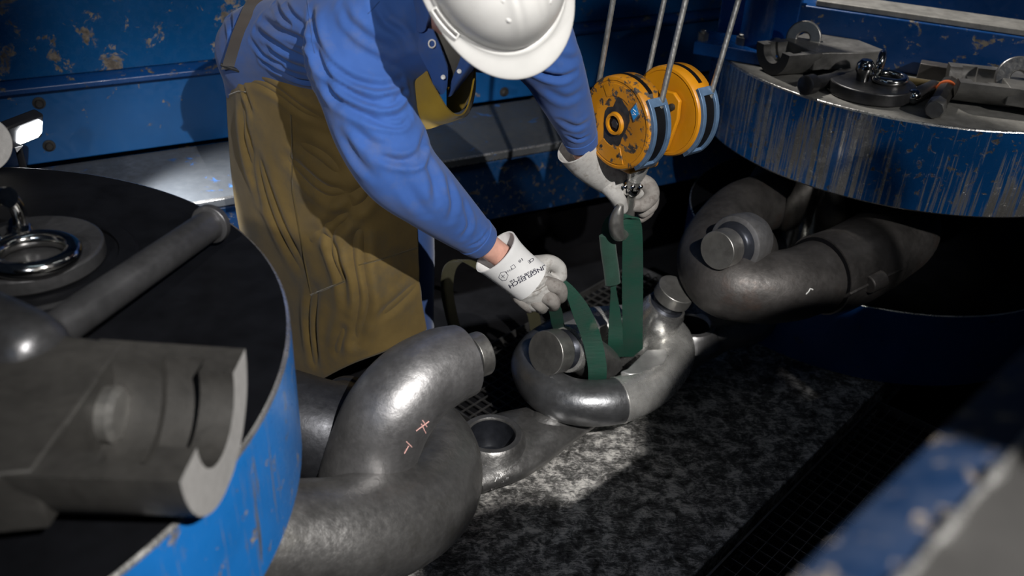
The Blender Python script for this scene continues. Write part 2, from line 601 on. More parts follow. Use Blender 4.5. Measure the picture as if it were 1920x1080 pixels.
# ------------------------------------------------------------------ setting
ZT, ZB, ZL = 0.879, 0.611, 0.273       # jaw levels: top of upper plate, its underside, top of lower plate
mb = MB().box((0.5, 2.5, -0.26), (9, 8, 0.2))
obj('floor', mb, M['rubber'], kind='structure')

# back wall: panels along WE, offsets along WN


def wpt(e, nn, z):
    return WE * e + WN * nn + V3(0, 0, z)


def wall_panel(name, e0, e1, prof, mat, parent=None, **kw):
    """prof: closed polygon of (n,z)"""
    b = MB()
    P = [wpt(e0, a, z) for a, z in prof]
    b.prism(P, WE * (e1 - e0))
    return obj(name, b, mat, parent, **kw)


NW = 3.21
zs = N(200, 140, NW)[2]
wall = wall_panel('wall_back', -4.5, 6.5, [(NW + 0.12, -0.16), (NW + 0.12, 3.2), (NW + 0.3, 3.2), (NW + 0.3, -0.16)], M['wall'], kind='structure')
eL, eR = -4.4, 6.4
wall_panel('upper_panel', eL, eR, [(NW - 0.02, zs + 0.018), (NW - 0.02, zs + 0.72), (NW + 0.119, zs + 0.72), (NW + 0.119, zs + 0.018)], M['wall'], wall, bevel=0.006)
wall_panel('cap_rail', eL, eR, [(NW - 0.045, zs - 0.022), (NW - 0.05, zs - 0.004), (NW - 0.02, zs + 0.016), (NW + 0.118, zs + 0.016), (NW + 0.118, zs - 0.022)], M['frame'], wall, bevel=0.004)
wall_panel('lower_panel', eL, eR, [(NW, 0.46), (NW, zs - 0.024), (NW + 0.117, zs - 0.024), (NW + 0.117, 0.46)], M['wall_low'], wall, bevel=0.004)
wall_panel('top_panel', eL, eR, [(NW + 0.03, zs + 0.74), (NW + 0.03, 3.1), (NW + 0.119, 3.1), (NW + 0.119, zs + 0.74)], M['wall'], wall, bevel=0.006)
for px, py in ((73, 193), (92, 273), (945, 172), (1000, 190)):
    p = N(px, py, NW)
    b = MB().lathe([(0.02, 0), (0.02, 0.004), (0.013, 0.005), (0.013, 0.014), (0.010, 0.017)], p, -WN, 20)
    obj('bolt', b, M['dark_grease'], wall)

# bench ledge
bench = thing('machine_bench', 'long low blue bench with a grey top running along the back wall behind the worker', 'bench', wpt(0, 2.95, -0.16))
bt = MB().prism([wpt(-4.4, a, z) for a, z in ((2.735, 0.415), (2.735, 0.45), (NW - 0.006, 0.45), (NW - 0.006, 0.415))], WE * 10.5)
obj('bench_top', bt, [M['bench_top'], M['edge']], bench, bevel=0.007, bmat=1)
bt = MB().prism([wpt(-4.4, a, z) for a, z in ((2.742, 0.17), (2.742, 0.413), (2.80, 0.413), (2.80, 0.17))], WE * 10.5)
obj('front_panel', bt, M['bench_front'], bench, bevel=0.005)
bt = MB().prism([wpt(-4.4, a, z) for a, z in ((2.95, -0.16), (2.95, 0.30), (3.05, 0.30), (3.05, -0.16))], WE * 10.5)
obj('plinth', bt, M['black'], bench)  # black stands in for the shade under the bench

# machine bed plate that the chain lies on
bd = unit(V3(0.66, 0.75, 0))
bn = V3(-bd[1], bd[0], 0)
f0, b0 = V3(0.48, 1.563, 0), V3(-0.10, 1.99, 0)
P = [f0 - bd * 2.6, f0 + bd * 3.0, b0 + bd * 2.9, b0 - bd * 2.0]
mb = MB().prism([p + V3(0, 0, -0.15) for p in P], V3(0, 0, 0.15))
obj('machine_bed', mb, [M['bed'], M['edge']], None, 'scratched bare steel bed plate lying under the chain between both jaws', 'bed plate', bevel=0.004, bmat=-1)


def grating(name, label, o, ex, ey, lx, ly, pitch):
    """welded mesh: frame + crossed bars with real depth"""
    ez = V3(0, 0, 1)
    t = thing(name, label, 'grating', o + ex * lx / 2 + ey * ly / 2, 'floor gratings')
    fr = MB()
    for c, s in ((ey * 0.0, 0), (ey * ly, 0)):
        fr.box(o + ex * lx / 2 + c, (lx, 0.006, 0.03), ex, ey, ez)
    for c in (ex * 0.0, ex * lx):
        fr.box(o + ey * ly / 2 + c, (0.006, ly, 0.03), ex, ey, ez)
    obj('frame', fr, M['grating'], t)
    bars = MB()
    for i in range(1, int(lx / pitch)):
        bars.box(o + ex * i * pitch + ey * ly / 2 + V3(0, 0, -0.002), (0.0022, ly, 0.007), ex, ey, ez)
    for i in range(1, int(ly / pitch)):
        bars.box(o + ey * i * pitch + ex * lx / 2, (lx, 0.0022, 0.007), ex, ey, ez)
    obj('bearing_bars', bars, M['grating'], t, kind='stuff')
    return t


go = f0 + bd * -0.5 - bn * 0.52 + V3(0, 0, -0.03)
grating('floor_grating', 'dark steel mesh grating on the near floor beside the bed plate', go, bd, bn, 1.55, 0.5, 0.038)
for k in range(3):
    go = b0 + bd * (-0.42 + 0.62 * k) + bn * 0.02 + V3(0, 0, -0.13)
    grating('floor_grating', ['dark mesh grating on the floor behind the arched hook, below the worker', 'dark mesh grating on the floor behind the slung ring, middle of three', 'dark mesh grating on the floor behind the slung ring, nearest the right jaw'][k], go, bd, bn, 0.6, 0.42, 0.038)

# ------------------------------------------------------------------ the two clevis jaws


def jaw(name, label, c, r, pin, mats, ctop):
    t = thing(name, label, 'jaw', (c[0], c[1], 0), 'the two jaws of the test bench')
    o = V3(c[0], c[1], 0)
    b = MB().lathe([(r, ZB), (r, ZT)], o, k=160)
    for i, f in enumerate(b.f):
        if len(f) > 4:
            b.m[i] = 1
    obj('upper_plate', b, [mats[0], ctop, M['edge']], t, bevel=0.006, bmat=2)
    b = MB().lathe([(r, 0.001), (r, ZL)], o, k=160)
    for i, f in enumerate(b.f):
        if len(f) > 4:
            b.m[i] = 1
    obj('lower_plate', b, [mats[1], M['top_black'], M['edge']], t, bevel=0.004, bmat=2)
    b = MB().lathe([(0.112, ZL - 0.02), (0.112, ZB + 0.02)], V3(pin[0], pin[1], 0), k=64)
    obj('pin', b, M['pin'], t, bevel=0.004)
    return t


LC, RC = (-1.10, 1.091), (1.334, 3.084)
PINL, PINR = (-0.79, 1.36), (1.005, 2.735)
jaw('jaw', 'blue round test jaw in the left foreground with a black top', LC, 0.752, PINL, (M['rim_left'], M['rim_left']), M['top_black'])
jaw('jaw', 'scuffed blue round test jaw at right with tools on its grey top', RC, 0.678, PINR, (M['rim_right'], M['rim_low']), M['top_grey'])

# frame behind the right jaw
q0, q1 = Z(1600, 122, ZT), Z(1900, 172, ZT)
fe = unit(q1 - q0)
fn = unit(np.cross(V3(0, 0, 1), fe))
fr = thing('press_frame', 'blue machine beam with chipped paint standing on the right jaw behind the tools', 'machine frame', q0)


def fpt(e, nn, z):
    return q0 + fe * e + fn * nn + V3(0, 0, z)


b = MB().prism([fpt(-0.42, a, z) for a, z in ((0, 0.001), (0, 0.165), (0.12, 0.165), (0.12, 0.001))], fe * 1.6)
obj('beam', b, [M['frame'], M['edge']], fr, bevel=0.004)
b = MB().prism([fpt(-0.16, a, z) for a, z in ((0.01, 0.166), (0.01, 0.185), (0.15, 0.185), (0.15, 0.166))], fe * 1.5)
obj('top_rail', b, M['top_grey'], fr, bevel=0.003)
b = MB().prism([fpt(-0.3, a, z) for a, z in ((0.40, -0.4), (0.40, 1.6), (0.5, 1.6), (0.5, -0.4))], fe * 2.7)
obj('rear_plate', b, M['rim_low'], fr, bevel=0.003)
b = MB().prism([fpt(0.35, a, z) for a, z in ((0.25, 0.42), (0.25, 0.52), (0.38, 0.52), (0.38, 0.42))], fe * 1.6)
obj('cross_rail', b, M['frame'], fr, bevel=0.003)

# flanged post
pc = Z(1415, 80, 0.925)
post = thing('flanged_post', 'round blue post on a bolted square flange at the back of the right jaw', 'post', (pc[0], pc[1], ZT))
b = MB().lathe([(0.052, 0.04), (0.052, 1.2)], WL[post], k=48)
obj('column', b, M['post'], post)
b = MB().box(WL[post] + V3(-0.03, 0, 0.022), (0.30, 0.17, 0.042), fe, fn)
obj('flange', b, [M['post'], M['edge']], post, bevel=0.004)
b = MB().box(WL[post] - fe * 0.02 + fn * 0.11 + V3(0, 0, 0.10), (0.26, 0.05, 0.2), fe, fn)
obj('rear_block', b, M['post'], post, bevel=0.004)


def hexnut(c, r, h, a=(0, 0, 1), hole=0.5, k=6):
    return MB().lathe([(r * hole, 0), (r, 0), (r, h), (r * hole, h)], c, a, k, False, False)


for i, (px, py) in enumerate(((1318, 68), (1390, 76), (1432, 80), (1455, 84))):
    c = Z(px, py, ZT + 0.055)
    b = MB().lathe([(0.019, -0.012), (0.019, 0.012)], c, k=6)
    b.lathe([(0.011, 0.012), (0.011, 0.02), (0.008, 0.022)], c, k=16)
    obj('flange_bolt', b, M['machined'], post)
# upper bracket
c = Y(1490, 12, 3.3)
br = thing('bracket', 'small blue bracket plate with bolt heads high behind the right jaw post', 'bracket', c - V3(0, 0, 0.06))
b = MB().box(c, (0.24, 0.12, 0.035), fe, fn)
obj('plate', b, M['post'], br, bevel=0.004)
b = MB().box(c + V3(-.05, 0.12, -0.12), (0.05, 0.2, 0.25), fe, fn)
obj('web', b, M['post'], br, bevel=0.004)
for s in (-0.06, 0.0, 0.06):
    obj('bolt', MB().lathe([(0.014, 0.0175), (0.014, 0.034)], c + fe * s, k=6), M['machined'], br)

# ------------------------------------------------------------------ the chain


def limb(path, rad, n=80, k=40, cap0=True, cap1=True, mi=0, round_ends=False):
    P = spline(path, n)
    R = spline(np.asarray(rad, float)[:, None], n)[:, 0] if np.ndim(rad) else np.full(n, rad)
    return MB().tube(P, R, k, False, cap0, cap1, mi=mi)


# left big ring (around the left pin)
A = [Z(560, 1010, .36), Z(640, 1003, .33), Z(730, 975, .29), Z(797, 930, .25), Z(812, 868, .235), Z(785, 820, .25), Z(722, 797, .29), Z(655, 800, .33), Z(600, 808, .37)]
pl = V3(PINL[0], PINL[1], 0.44)
dirn = unit(V3(A[4][0], A[4][1], 0) - V3(pl[0], pl[1], 0))
nrm = V3(-dirn[1], dirn[0], 0)
ringA = thing('chain_ring', 'big dark forged chain ring around the left jaw pin in the foreground', 'chain ring', (A[4][0] - .3, A[4][1] - .1, 0.12), 'rings of the chain')
front = [pl - dirn * 0.24 - nrm * 0.05, pl - dirn * 0.13 - nrm * 0.215, pl + dirn * 0.1 - nrm * 0.25, A[0], A[1], A[2], A[3], A[4], A[5], A[6], A[7]]
fr_ = [.112, .112, .114, .118, .120, .122, .120, .117, .112, .108, .104]
obj('front_half', limb(front, fr_, 110, 44), M['forged'], ringA)
back = [A[7] + (A[8] - A[7]) * 0.02, A[8], pl + dirn * 0.12 + nrm * 0.245, pl - dirn * 0.12 + nrm * 0.215, pl - dirn * 0.235 + nrm * 0.06]
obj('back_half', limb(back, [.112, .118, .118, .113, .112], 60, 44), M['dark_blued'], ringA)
for a, r in ((0.0, .116),):
    p = A[7] + (A[8] - A[7]) * 0.03
    t = unit(A[8] - A[7])
    obj('collar', MB().lathe([(0.10, -0.008), (0.117, -0.006), (0.121, 0.0), (0.117, 0.012), (0.10, 0.014)], p, t, 48), M['dark_blued'], ringA)
# small forging scars
for px, py, rr in ((818, 893, .012), (640, 1062, .008)):
    pass

# arched hook with a button end, passing through the left ring
B = [Y(655, 1000, 1.47), Y(662, 950, 1.50), Y(678, 895, 1.50), Y(702, 838, 1.51), Y(730, 776, 1.53), Y(773, 724, 1.575), Y(822, 692, 1.625), Y(866, 676, 1.665)]
hookB = thing('button_end_hook', 'arched grey steel hook rising out of the left ring with a machined button end', 'hook link', (B[2][0], B[2][1], 0.01), 'hooks linking the rings')
obj('hook_body', limb(B, [.080, .088, .096, .099, .098, .095, .090, .083], 70, 44), M['forged_arch'], hookB, bevel=0.006)
tb = unit(B[-1] - B[-2])
obj('neck', MB().lathe([(.068, -.01), (.060, .003), (.046, .010), (.044, .018), (.045, .028)], B[-1], tb, 44), M['recess'], hookB)
obj('button', MB().lathe([(.043, .024), (.052, .025), (.052, .056), (.050, .058)], B[-1], tb, 48), M['machined'], hookB, bevel=0.002)


def stamp(name, pts, parent, mat, r=0.0015):
    """raised/painted strokes laid on a surface: list of polylines (m,3)"""
    b = MB()
    for P in pts:
        b.tube(np.asarray(P), r, 6)
    return obj(name, b, mat, parent)


def bvh(o):
    dg = bpy.context.evaluated_depsgraph_get()
    dg.update()
    return BVHTree.FromObject(o, dg), o


def hit(T, px, py, lift=0.0):
    tree, o = T
    d = ray(px, py)
    off = Vector(WL[o])
    h = tree.ray_cast(Vector(CP) - off, Vector(d).normalized())
    if h[0] is None:
        return None
    return np.array(h[0] + off) + np.array(h[1]) * lift


def strokes(T, polys, lift=0.0005, step=6):
    out = []
    for poly in polys:
        P = []
        for (a, b) in zip(poly[:-1], poly[1:]):
            m = max(2, int(math.hypot(b[0] - a[0], b[1] - a[1]) / step) + 1)
            for s in np.linspace(0, 1, m, endpoint=False):
                P.append((a[0] + (b[0] - a[0]) * s, a[1] + (b[1] - a[1]) * s))
        P.append(poly[-1])
        H = [hit(T, *p, lift) for p in P]
        H = [h for h in H if h is not None]
        if len(H) > 1:
            out.append(np.array(H))
    return out


T = bvh([o for o in hookB.children if o.name.startswith('hook_body')][0])
ch = strokes(T, [[(780, 808), (804, 790)], [(790, 795), (798, 812)], [(792, 788), (800, 800)], [(758, 850), (766, 836)], [(762, 828), (772, 838)]])
if ch:
    stamp('chalk_mark', ch, hookB, M['chalk'], 0.0012)
PAD = strokes(T, [[(832, 742), (868, 716)]])

# slung ring M
Mp = [(1000, 690), (1018, 724), (1058, 748), (1110, 756), (1165, 749), (1215, 725), (1250, 690), (1262, 655), (1246, 626), (1200, 611), (1140, 612), (1080, 620), (1030, 645), (1005, 668)]
MW = np.array([Z(*q, .155) for q in Mp])
ringM = thing('chain_ring', 'half dark half polished steel ring lifted in the green sling', 'chain ring', (MW[:, 0].mean(), MW[:, 1].mean(), 0.08), 'rings of the chain')
full = spline(MW, 140, True)
rm = .0665
i0, i1 = 140 * 395 // 1400, 140 * 1085 // 1400
obj('polished_half', MB().tube(full[i0:i1 + 1], rm, 44), M['polished'], ringM)
dk = np.concatenate([full[i1:], full[:i0 + 1]])
obj('dark_half', MB().tube(dk, rm * 0.99, 44), M['ring_dark'], ringM)
for i in (i0, i1):
    t = unit(full[i + 1] - full[i - 1])
    obj('joint_groove', MB().lathe([(rm * .97, -.004), (rm * 1.025, -.003), (rm * 1.035, 0), (rm * 1.025, .003), (rm * .97, .004)], full[i], t, 48), M['recess' if i == i1 else 'polished'], ringM)
# milled flats on the polished half, front limb and back limb
padf = [Z(*q, .2195) for q in ((1176, 692), (1212, 656), (1250, 655), (1254, 668), (1245, 683), (1200, 702), (1180, 703), (1163, 697))]
b = MB().prism([p + V3(0, 0, -0.05) for p in padf][::-1], V3(0, 0, 0.052))
obj('milled_flat', b, M['ground'], ringM, bevel=0.004)
padb = [Z(*q, .2195) for q in ((1052, 607), (1092, 591), (1128, 592), (1140, 605), (1110, 622), (1070, 636))]
b = MB().prism([p + V3(0, 0, -0.05) for p in padb][::-1], V3(0, 0, 0.051))
obj('milled_flat', b, M['ground'], ringM, bevel=0.004)


def button_end(parent, c, a, r, neck_r, btn_r, L, mats, neck_len=0.03, h=0.045):
    """shoulder ball end + neck + button; c = shoulder centre, a = axis outward"""
    a = unit(a)
    obj('shoulder', MB().lathe([(r * .8, -L), (r * .95, -L * .75), (r, -L * .35), (r, -.012), (r * .97, -.004), (r * .85, 0)], c, a, 48), mats[0], parent)
    obj('neck', MB().lathe([(r * .85, -.001), (neck_r * 1.08, .004), (neck_r * .95, .012), (neck_r * .95, neck_len)], c, a, 44), M['recess'], parent)
    obj('button', MB().lathe([(neck_r * .9, neck_len - .004), (btn_r, neck_len - .003), (btn_r, neck_len + h)], c, a, 48), mats[1], parent, bevel=0.002)


def lug(parent, c, ro, ri, depth, mats, body):
    """raised boss round a blind socket, the socket cut through the hook body"""
    cut = obj('cutter', MB().lathe([(ri * 1.01, -depth), (ri * 1.01, .12)], c, (0, 0, 1), 48), mats[0])
    m = body.modifiers.new('cut', 'BOOLEAN')
    m.operation = 'DIFFERENCE'
    m.solver = 'EXACT'
    m.object = cut
    apply_mods(body)
    bpy.data.objects.remove(cut)
    obj('socket_boss', MB().lathe([(ro * 1.32, -.05), (ro * 1.16, -.030), (ro * 1.06, -.012), (ro * 1.0, -.003), (ro * .96, 0), (ri * 1.05, 0), (ri, -.005), (ri, -depth * .98)], c, (0, 0, 1), 56, False, False), mats[0], parent)
    obj('socket', MB().lathe([(ri * .998, -.006), (ri * .96, -depth * .6), (ri * .7, -depth * .85), (0.001, -depth * .92)], c, (0, 0, 1), 48, False, True), M['socket'], parent)


# left hook inside the slung ring: socket lug left of the ring, button end up inside it
lc = Z(922, 812, .135)
h1 = thing('button_end_hook', 'steel hook with its round socket lying left of the slung ring', 'hook link', (lc[0] + .1, lc[1] + .08, 0.001), 'hooks linking the rings')
s1c = Y(1058, 655, 2.15)
a1 = unit(-CF * .72 - CR * .66 - CU * .08)
body = [lc + V3(.12, .095, -.075), lc + V3(.17, .14, -.07), Z(1072, 770, .07), Z(1120, 720, .055), Z(1130, 690, .11), Z(1105, 670, .19), s1c - a1 * .03]
obj('hook_body', limb(body, [.050, .060, .060, .06, .06, .062, .062], 70, 40), M['forged'], h1)
lb1 = obj('lug_body', MB().tube(spline([lc + V3(-.08, -.08, -.070), lc + V3(.0, .0, -.068), lc + V3(.08, .065, -.070), lc + V3(.17, .14, -.075), lc + V3(.26, .22, -.085)], 40), spline(np.array([.095, .125, .116, .09, .07])[:, None], 40)[:, 0], 40, squash=.45, up=(0, 0, 1)), M['forged'], h1)
button_end(h1, s1c, a1, .070, .052, .064, .07, (M['polished'], M['machined']), .034, .05)
lug(h1, lc, .084, .063, .10, (M['forged'],), lb1)
T = bvh([o for o in h1.children if o.name.startswith('hook_body')][0])
Tl = bvh([o for o in h1.children if o.name.startswith('lug_body')][0])
for (ox, oy), cnt in (((928, 903), 7), ((918, 926), 5)):
    for k_ in range(cnt):
        ax_, ay_ = ox + k_ * 7.2, oy - k_ * 5.6
        q_ = [[(ax_, ay_), (ax_ + 4, ay_ - 9)]] + ([[(ax_ + 3, ay_ - 1), (ax_ + 7, ay_ - 10)]] if k_ % 3 else []) + ([[(ax_ + 1, ay_ - 4), (ax_ + 5, ay_ - 6)]] if k_ % 2 else [])
        g_ = strokes(Tl, q_, .0004, 2)
        if g_:
            stamp('stamped_mark', g_, h1, M['forged'], .0014)['kind'] = 'stuff'
# right hook inside the slung ring
rc = Z(1296, 607, .175)
h2 = thing('button_end_hook', 'shiny steel hook leaning up and right out of the slung ring', 'hook link', (rc[0] - .05, rc[1] - .05, 0.001), 'hooks linking the rings')
p0, p1 = Z(1196, 655, .12), Z(1250, 572, .31)
a2 = unit(p1 - p0)
obj('shank', MB().lathe([(.058, -.06), (.066, 0), (.068, np.linalg.norm(p1 - p0) - .02), (.060, np.linalg.norm(p1 - p0))], p0, a2, 48), M['shank'], h2)
obj('neck', MB().lathe([(.055, -.002), (.046, .006), (.046, .034)], p1, a2, 44), M['recess'], h2)
obj('button', MB().lathe([(.045, .03), (.058, .031), (.058, .07)], p1, a2, 48), M['machined'], h2, bevel=0.002)
tip = Z(1400, 612, .10)
body = [p0 + V3(0, 0, -.03), p0 + V3(.06, .03, -.085), rc + V3(-.09, -.08, -.09), rc + V3(.0, .0, -.08), rc * .5 + tip * .5 + V3(0, 0, -.02), tip + V3(.02, .02, .0), tip + V3(.06, .06, .02)]
lb2 = obj('hook_body', limb(body, [.05, .06, .072, .080, .074, .066, .06], 60, 40), M['forged_arch'], h2)
lug(h2, rc, .080, .058, .10, (M['forged_arch'],), lb2)

# right big ring around the right pin
Cp = [(1335, 470), (1352, 524), (1420, 539), (1488, 533), (1540, 514)]
CW = [Z(*q, .42) for q in Cp]
pr_ = V3(PINR[0], PINR[1], 0.43)
ringC = thing('chain_ring', 'large dark forged chain ring around the chrome pin of the right jaw', 'chain ring', (CW[2][0] + .2, CW[2][1] + .2, ZL), 'rings of the chain')
slim = [Z(1450, 375, .43), Z(1385, 400, .43), CW[0], CW[1], CW[2], CW[3], CW[4]]
obj('slim_half', limb(slim, [.098, .1, .102, .104, .105, .106, .107], 80, 44), M['forged_dark'], ringC)
fat = [Z(1535, 516, .42), Z(1592, 497, .42), Z(1652, 462, .42), Z(1688, 432, .425), pr_ + V3(.29, .13, .0), pr_ + V3(.20, .29, .0), pr_ + V3(-.02, .31, 0), Z(1450, 375, .43)]
obj('fat_half', limb(fat, [.122, .126, .126, .122, .116, .112, .110, .108], 80, 44), M['forged_dark'], ringC)
p = Z(1537, 515.5, .42)
t = unit(CW[4] - CW[3])
obj('joint_gap', MB().lathe([(.100, -.012), (.1165, -.009), (.1165, .004), (.1, .006)], p, t, 48), M['black'], ringC)
Tc = bvh([o for o in ringC.children if o.name.startswith('fat_half')][0])
seam = strokes(Tc, [[(1545, 568), (1580, 558), (1625, 535), (1690, 505)]], 0.0, 10)
if seam:
    stamp('forging_seam', seam, ringC, M['forged_dark'], 0.006)
lugp = hit(Tc, 1640, 528)
if lugp is not None:
    obj('seam_lug', MB().lathe([(.028, -.03), (.028, .03)], lugp, (.8, .5, .1), 20), M['forged_dark'], ringC, bevel=0.004)
T = bvh([o for o in ringC.children if o.name.startswith('slim_half')][0])
mk = strokes(T, [[(1515, 548), (1519, 541), (1524, 543)], [(1511, 552), (1514, 548)]])
if mk:
    stamp('paint_mark', mk, ringC, M['paint_white'], 0.002)
# its hook
s3 = Y(1376, 458, 2.29)
a3 = unit(-CF * .66 - CR * .72 - CU * .24)
h3 = thing('button_end_hook', 'worn grey hook end with a small button standing inside the right ring', 'hook link', (s3[0], s3[1], ZL), 'hooks linking the rings')
obj('hook_body', limb([s3 + V3(.10, .16, -.22), s3 + V3(.10, .14, -.10), s3 - a3 * .05], [.07, .075, .078], 30, 36), M['forged_dark'], h3)
button_end(h3, s3, a3, .083, .048, .055, .10, (M['forged_arch'], M['machined']), .035, .05)  # brighter steel on the shoulder paints the light it catches

# ------------------------------------------------------------------ things on the left jaw
cap = V3(*Z(60, 492, ZT))
pcap = thing('pin_cap', 'dark round pin cap plate set in the left jaw top under the chrome ring', 'pin cap', cap)
obj('bore_ring', MB().lathe([(.150, .001), (.150, .007), (.178, .007), (.184, .001)], cap, k=80, cap0=False, cap1=False), M['top_black'], pcap)
obj('cap_plate', MB().lathe([(.128, .001), (.128, .034)], cap, k=80), [M['rod'], M['edge']], pcap, bevel=0.005)
# chrome lifting ring lying on the cap
rc0 = Z(62, 476, ZT + .052)
er = thing('lifting_ring', 'chrome eye ring lying flat on the pin cap of the left jaw', 'ring', (rc0[0], rc0[1], ZT + .034))
th = np.linspace(0, 2 * math.pi, 64, endpoint=False)
cr = [rc0 + V3(.066 * math.cos(a), .060 * math.sin(a), 0.0) for a in th]
obj('ring', MB().tube(cr, .0155, 24, closed=True), M['chrome'], er)
e0 = rc0 + V3(-.045, .055, .0)
obj('eye_shank', MB().lathe([(.016, -.01), (.018, .0), (.021, .004), (.021, .026), (.016, .03), (.016, .05)], e0, unit(V3(-.5, .75, .15)), 24), M['chrome'], er)
s0 = Z(8, 415, ZT + .09)
sh = thing('shackle', 'chrome shackle standing through the ring at the left edge', 'shackle', (s0[0], s0[1], ZT + .034))
cr = [s0 + V3(.012 * math.cos(a) + .0, .03 * math.cos(a), .048 * math.sin(a)) for a in th]
obj('bow', MB().tube(cr, .013, 20, closed=True), M['chrome'], sh)
obj('pin', MB().lathe([(.012, -.05), (.012, .03), (.018, .031), (.018, .045)], s0 + V3(-.01, 0, .045), unit(V3(.7, -.3, .2)), 20), M['chrome'], sh)
# long headed rod
r0, r1 = Z(398, 418, ZT + .05), Z(75, 640, ZT + .085)
ra = unit(r0 - r1)
L = np.linalg.norm(r0 - r1)
rod = thing('headed_pin', 'long dark steel pin with a flanged head lying across the left jaw', 'steel pin', (r0[0] - .1, r0[1] - .15, ZT))
obj('shaft', MB().lathe([(.027, 0), (.029, .004), (.029, L - .012)], r1, ra, 40), M['rod'], rod)
obj('head', MB().lathe([(.029, L - .014), (.037, L - .012), (.038, L), (.034, L + .006), (.02, L + .008)], r1, ra, 44), M['rod'], rod, bevel=0.001)
d0 = Z(62, 668, ZT + .11)
da = unit(Z(112, 690, ZT + .09) - Z(10, 640, ZT + .10))
kn = thing('round_bar_stub', 'thick rounded steel bar end at the left edge in front of the long pin', 'steel bar', (d0[0] - .05, d0[1], ZT))
obj('bar', MB().lathe([(.058, -.30), (.060, -.02), (.057, .004), (.048, .022), (.030, .035), (.001, .040)], d0, da, 48), M['rod'], kn)
# upright washer at the far left edge
wz = Z(-22, 322, ZT)
wsh = thing('thick_washer', 'thick grey steel washer standing upright at the left edge beside the lamp', 'washer', wz)
obj('disc', MB().lathe([(.02, -.012), (.062, -.012), (.062, .012), (.02, .012), (.02, -.012)], wz + V3(0, 0, .064), unit(V3(.75, -.6, .1)), 48, False, False), M['cast_face'], wsh, bevel=0.003)


def split_clamp(label, cm, cf):
    """half of a split collar: U cradle along local X, end face at x=0, stepped bore, wide ears towards -x"""
    t = thing('split_clamp', label, 'clamp', (0, 0, 0), 'half collar clamps on the jaws')
    ro, r1_, r2_ = .130, .073, .104
    L = .20
    k = 40
    th = np.linspace(math.pi, 2 * math.pi, k)
    # stepped bore: (x, r)
    bore = [(0, r1_), (-.045, r1_), (-.046, r2_), (-.10, r2_), (-.101, .088), (-.165, .088), (-.166, .045), (-L, .045)]
    out = [(-L, ro * 1.04), (-.10, ro * 1.02), (-.0, ro)]
    R = []
    for x, r in bore + out + [bore[0]]:
        R.append(np.stack([np.full(k, x), r * np.cos(th), .13 + np.clip(r * np.sin(th), -.129, 9)], 1))
    b = MB()
    R = np.array(R)
    m = len(R)
    f = []
    for i in range(m - 1):
        for a in range(k - 1):
            f.append((i * k + a, (i + 1) * k + a, (i + 1) * k + a + 1, i * k + a + 1))
    b.add(R.reshape(-1, 3), f)
    nb = len(f)
    for i in range((len(bore) + len(out) - 1) * (k - 1), nb):
        b.m[i] = 1
    # rim faces (top of both walls)
    for a in (0, k - 1):
        idx = [i * k + a for i in range(m - 1)]
        b.f.append(tuple(idx if a == 0 else idx[::-1]))
        b.m.append(0)
    obj('collar_shell', b, [cm, cf], t, sharp=30)
    ol = [(-.165, -.128), (-.165, .128), (-.25, .140), (-.34, .165), (-.46, .19), (-.56, .19), (-.56, -.36), (-.48, -.29), (-.40, -.225), (-.32, -.178), (-.24, -.145)]
    e = MB().prism([V3(x, y, .042) for x, y in ol[::-1]], V3(0, 0, .0895))
    obj('flange_plate', e, cm, t, bevel=0.005)
    obj('foot', MB().box(V3(-.42, -.05, .0215), (.16, .20, .041)), cm, t, bevel=0.003)
    obj('bore_wall', MB().lathe([(.088, -.166), (.001, -.166)], V3(0, 0, .13), (1, 0, 0), 40, False, False, arc=(math.pi, 2 * math.pi), x=(0, 1, 0)), M['machined'], t)
    obj('boss', MB().lathe([(.030, -.06), (.036, -.055), (.038, -.035), (.030, -.028)], V3(-.115, .045, .075), (1, 0, 0), 32), M['machined'], t)
    return t


sc = split_clamp('big grey half collar clamp lying open side up on the left jaw', M['cast'], M['cast_face'])
sc.location = (-.358, .877, ZT + .002)

# ------------------------------------------------------------------ things on the right jaw
c2 = split_clamp('half collar clamp at the back of the right jaw with a washer leaning on it', M['cast_light'], M['cast'])
p = Z(1440, 140, ZT)
c2.location = (p[0] + .0, p[1] + .0, ZT + .002)
c2.rotation_euler = (0, 0, math.radians(205))
c2.scale = (.62, .62, .62)
c3 = copy_tree(c2)
c3['label'] = 'dark half collar clamp lying at the right edge of the right jaw'
p = Z(1782, 190, ZT)
c3.location = (p[0], p[1] + .03, ZT + .002)
c3.rotation_euler = (0, 0, math.radians(168))
c3.scale = (.8, .8, .6)


def washer(label, c, r, ri, t_, a, mat):
    t = thing('washer', label, 'washer', c, 'washers standing on the right jaw')
    c = np.asarray(c, float) + V3(0, 0, r + .001)
    obj('disc', MB().lathe([(ri, -t_), (r, -t_), (r, t_), (ri, t_), (ri, -t_)], c, a, 48, False, False), mat, t, bevel=0.004)
    return t


w1 = Z(1500, 104, ZT + .03)
washer('round grey washer standing upright against the rear clamp on the right jaw', w1, .055, .019, .012, unit(V3(-.35, -.9, .2)), M['machined'])
w2 = Z(1895, 185, ZT + .02)
washer('dark washer standing upright on the clamp at the right edge', w2, .062, .020, .012, unit(V3(-.3, -.9, .3)), M['forged'])
# bolt
b0_, b1_ = Z(1510, 160, ZT + .028), Z(1597, 142, ZT + .022)
ba = unit(b1_ - b0_)
bl = np.linalg.norm(b1_ - b0_)
bo = thing('bolt', 'dark headed bolt lying near the front edge of the right jaw', 'bolt', (b0_[0] + .08, b0_[1], ZT))
obj('shaft', MB().lathe([(.021, .03), (.021, bl * .75), (.019, bl * .76), (.019, bl)], b0_, ba, 32), M['rod'], bo)
obj('head', MB().lathe([(.024, -.004), (.029, 0), (.029, .034), (.022, .036)], b0_, ba, 36), M['rod'], bo)
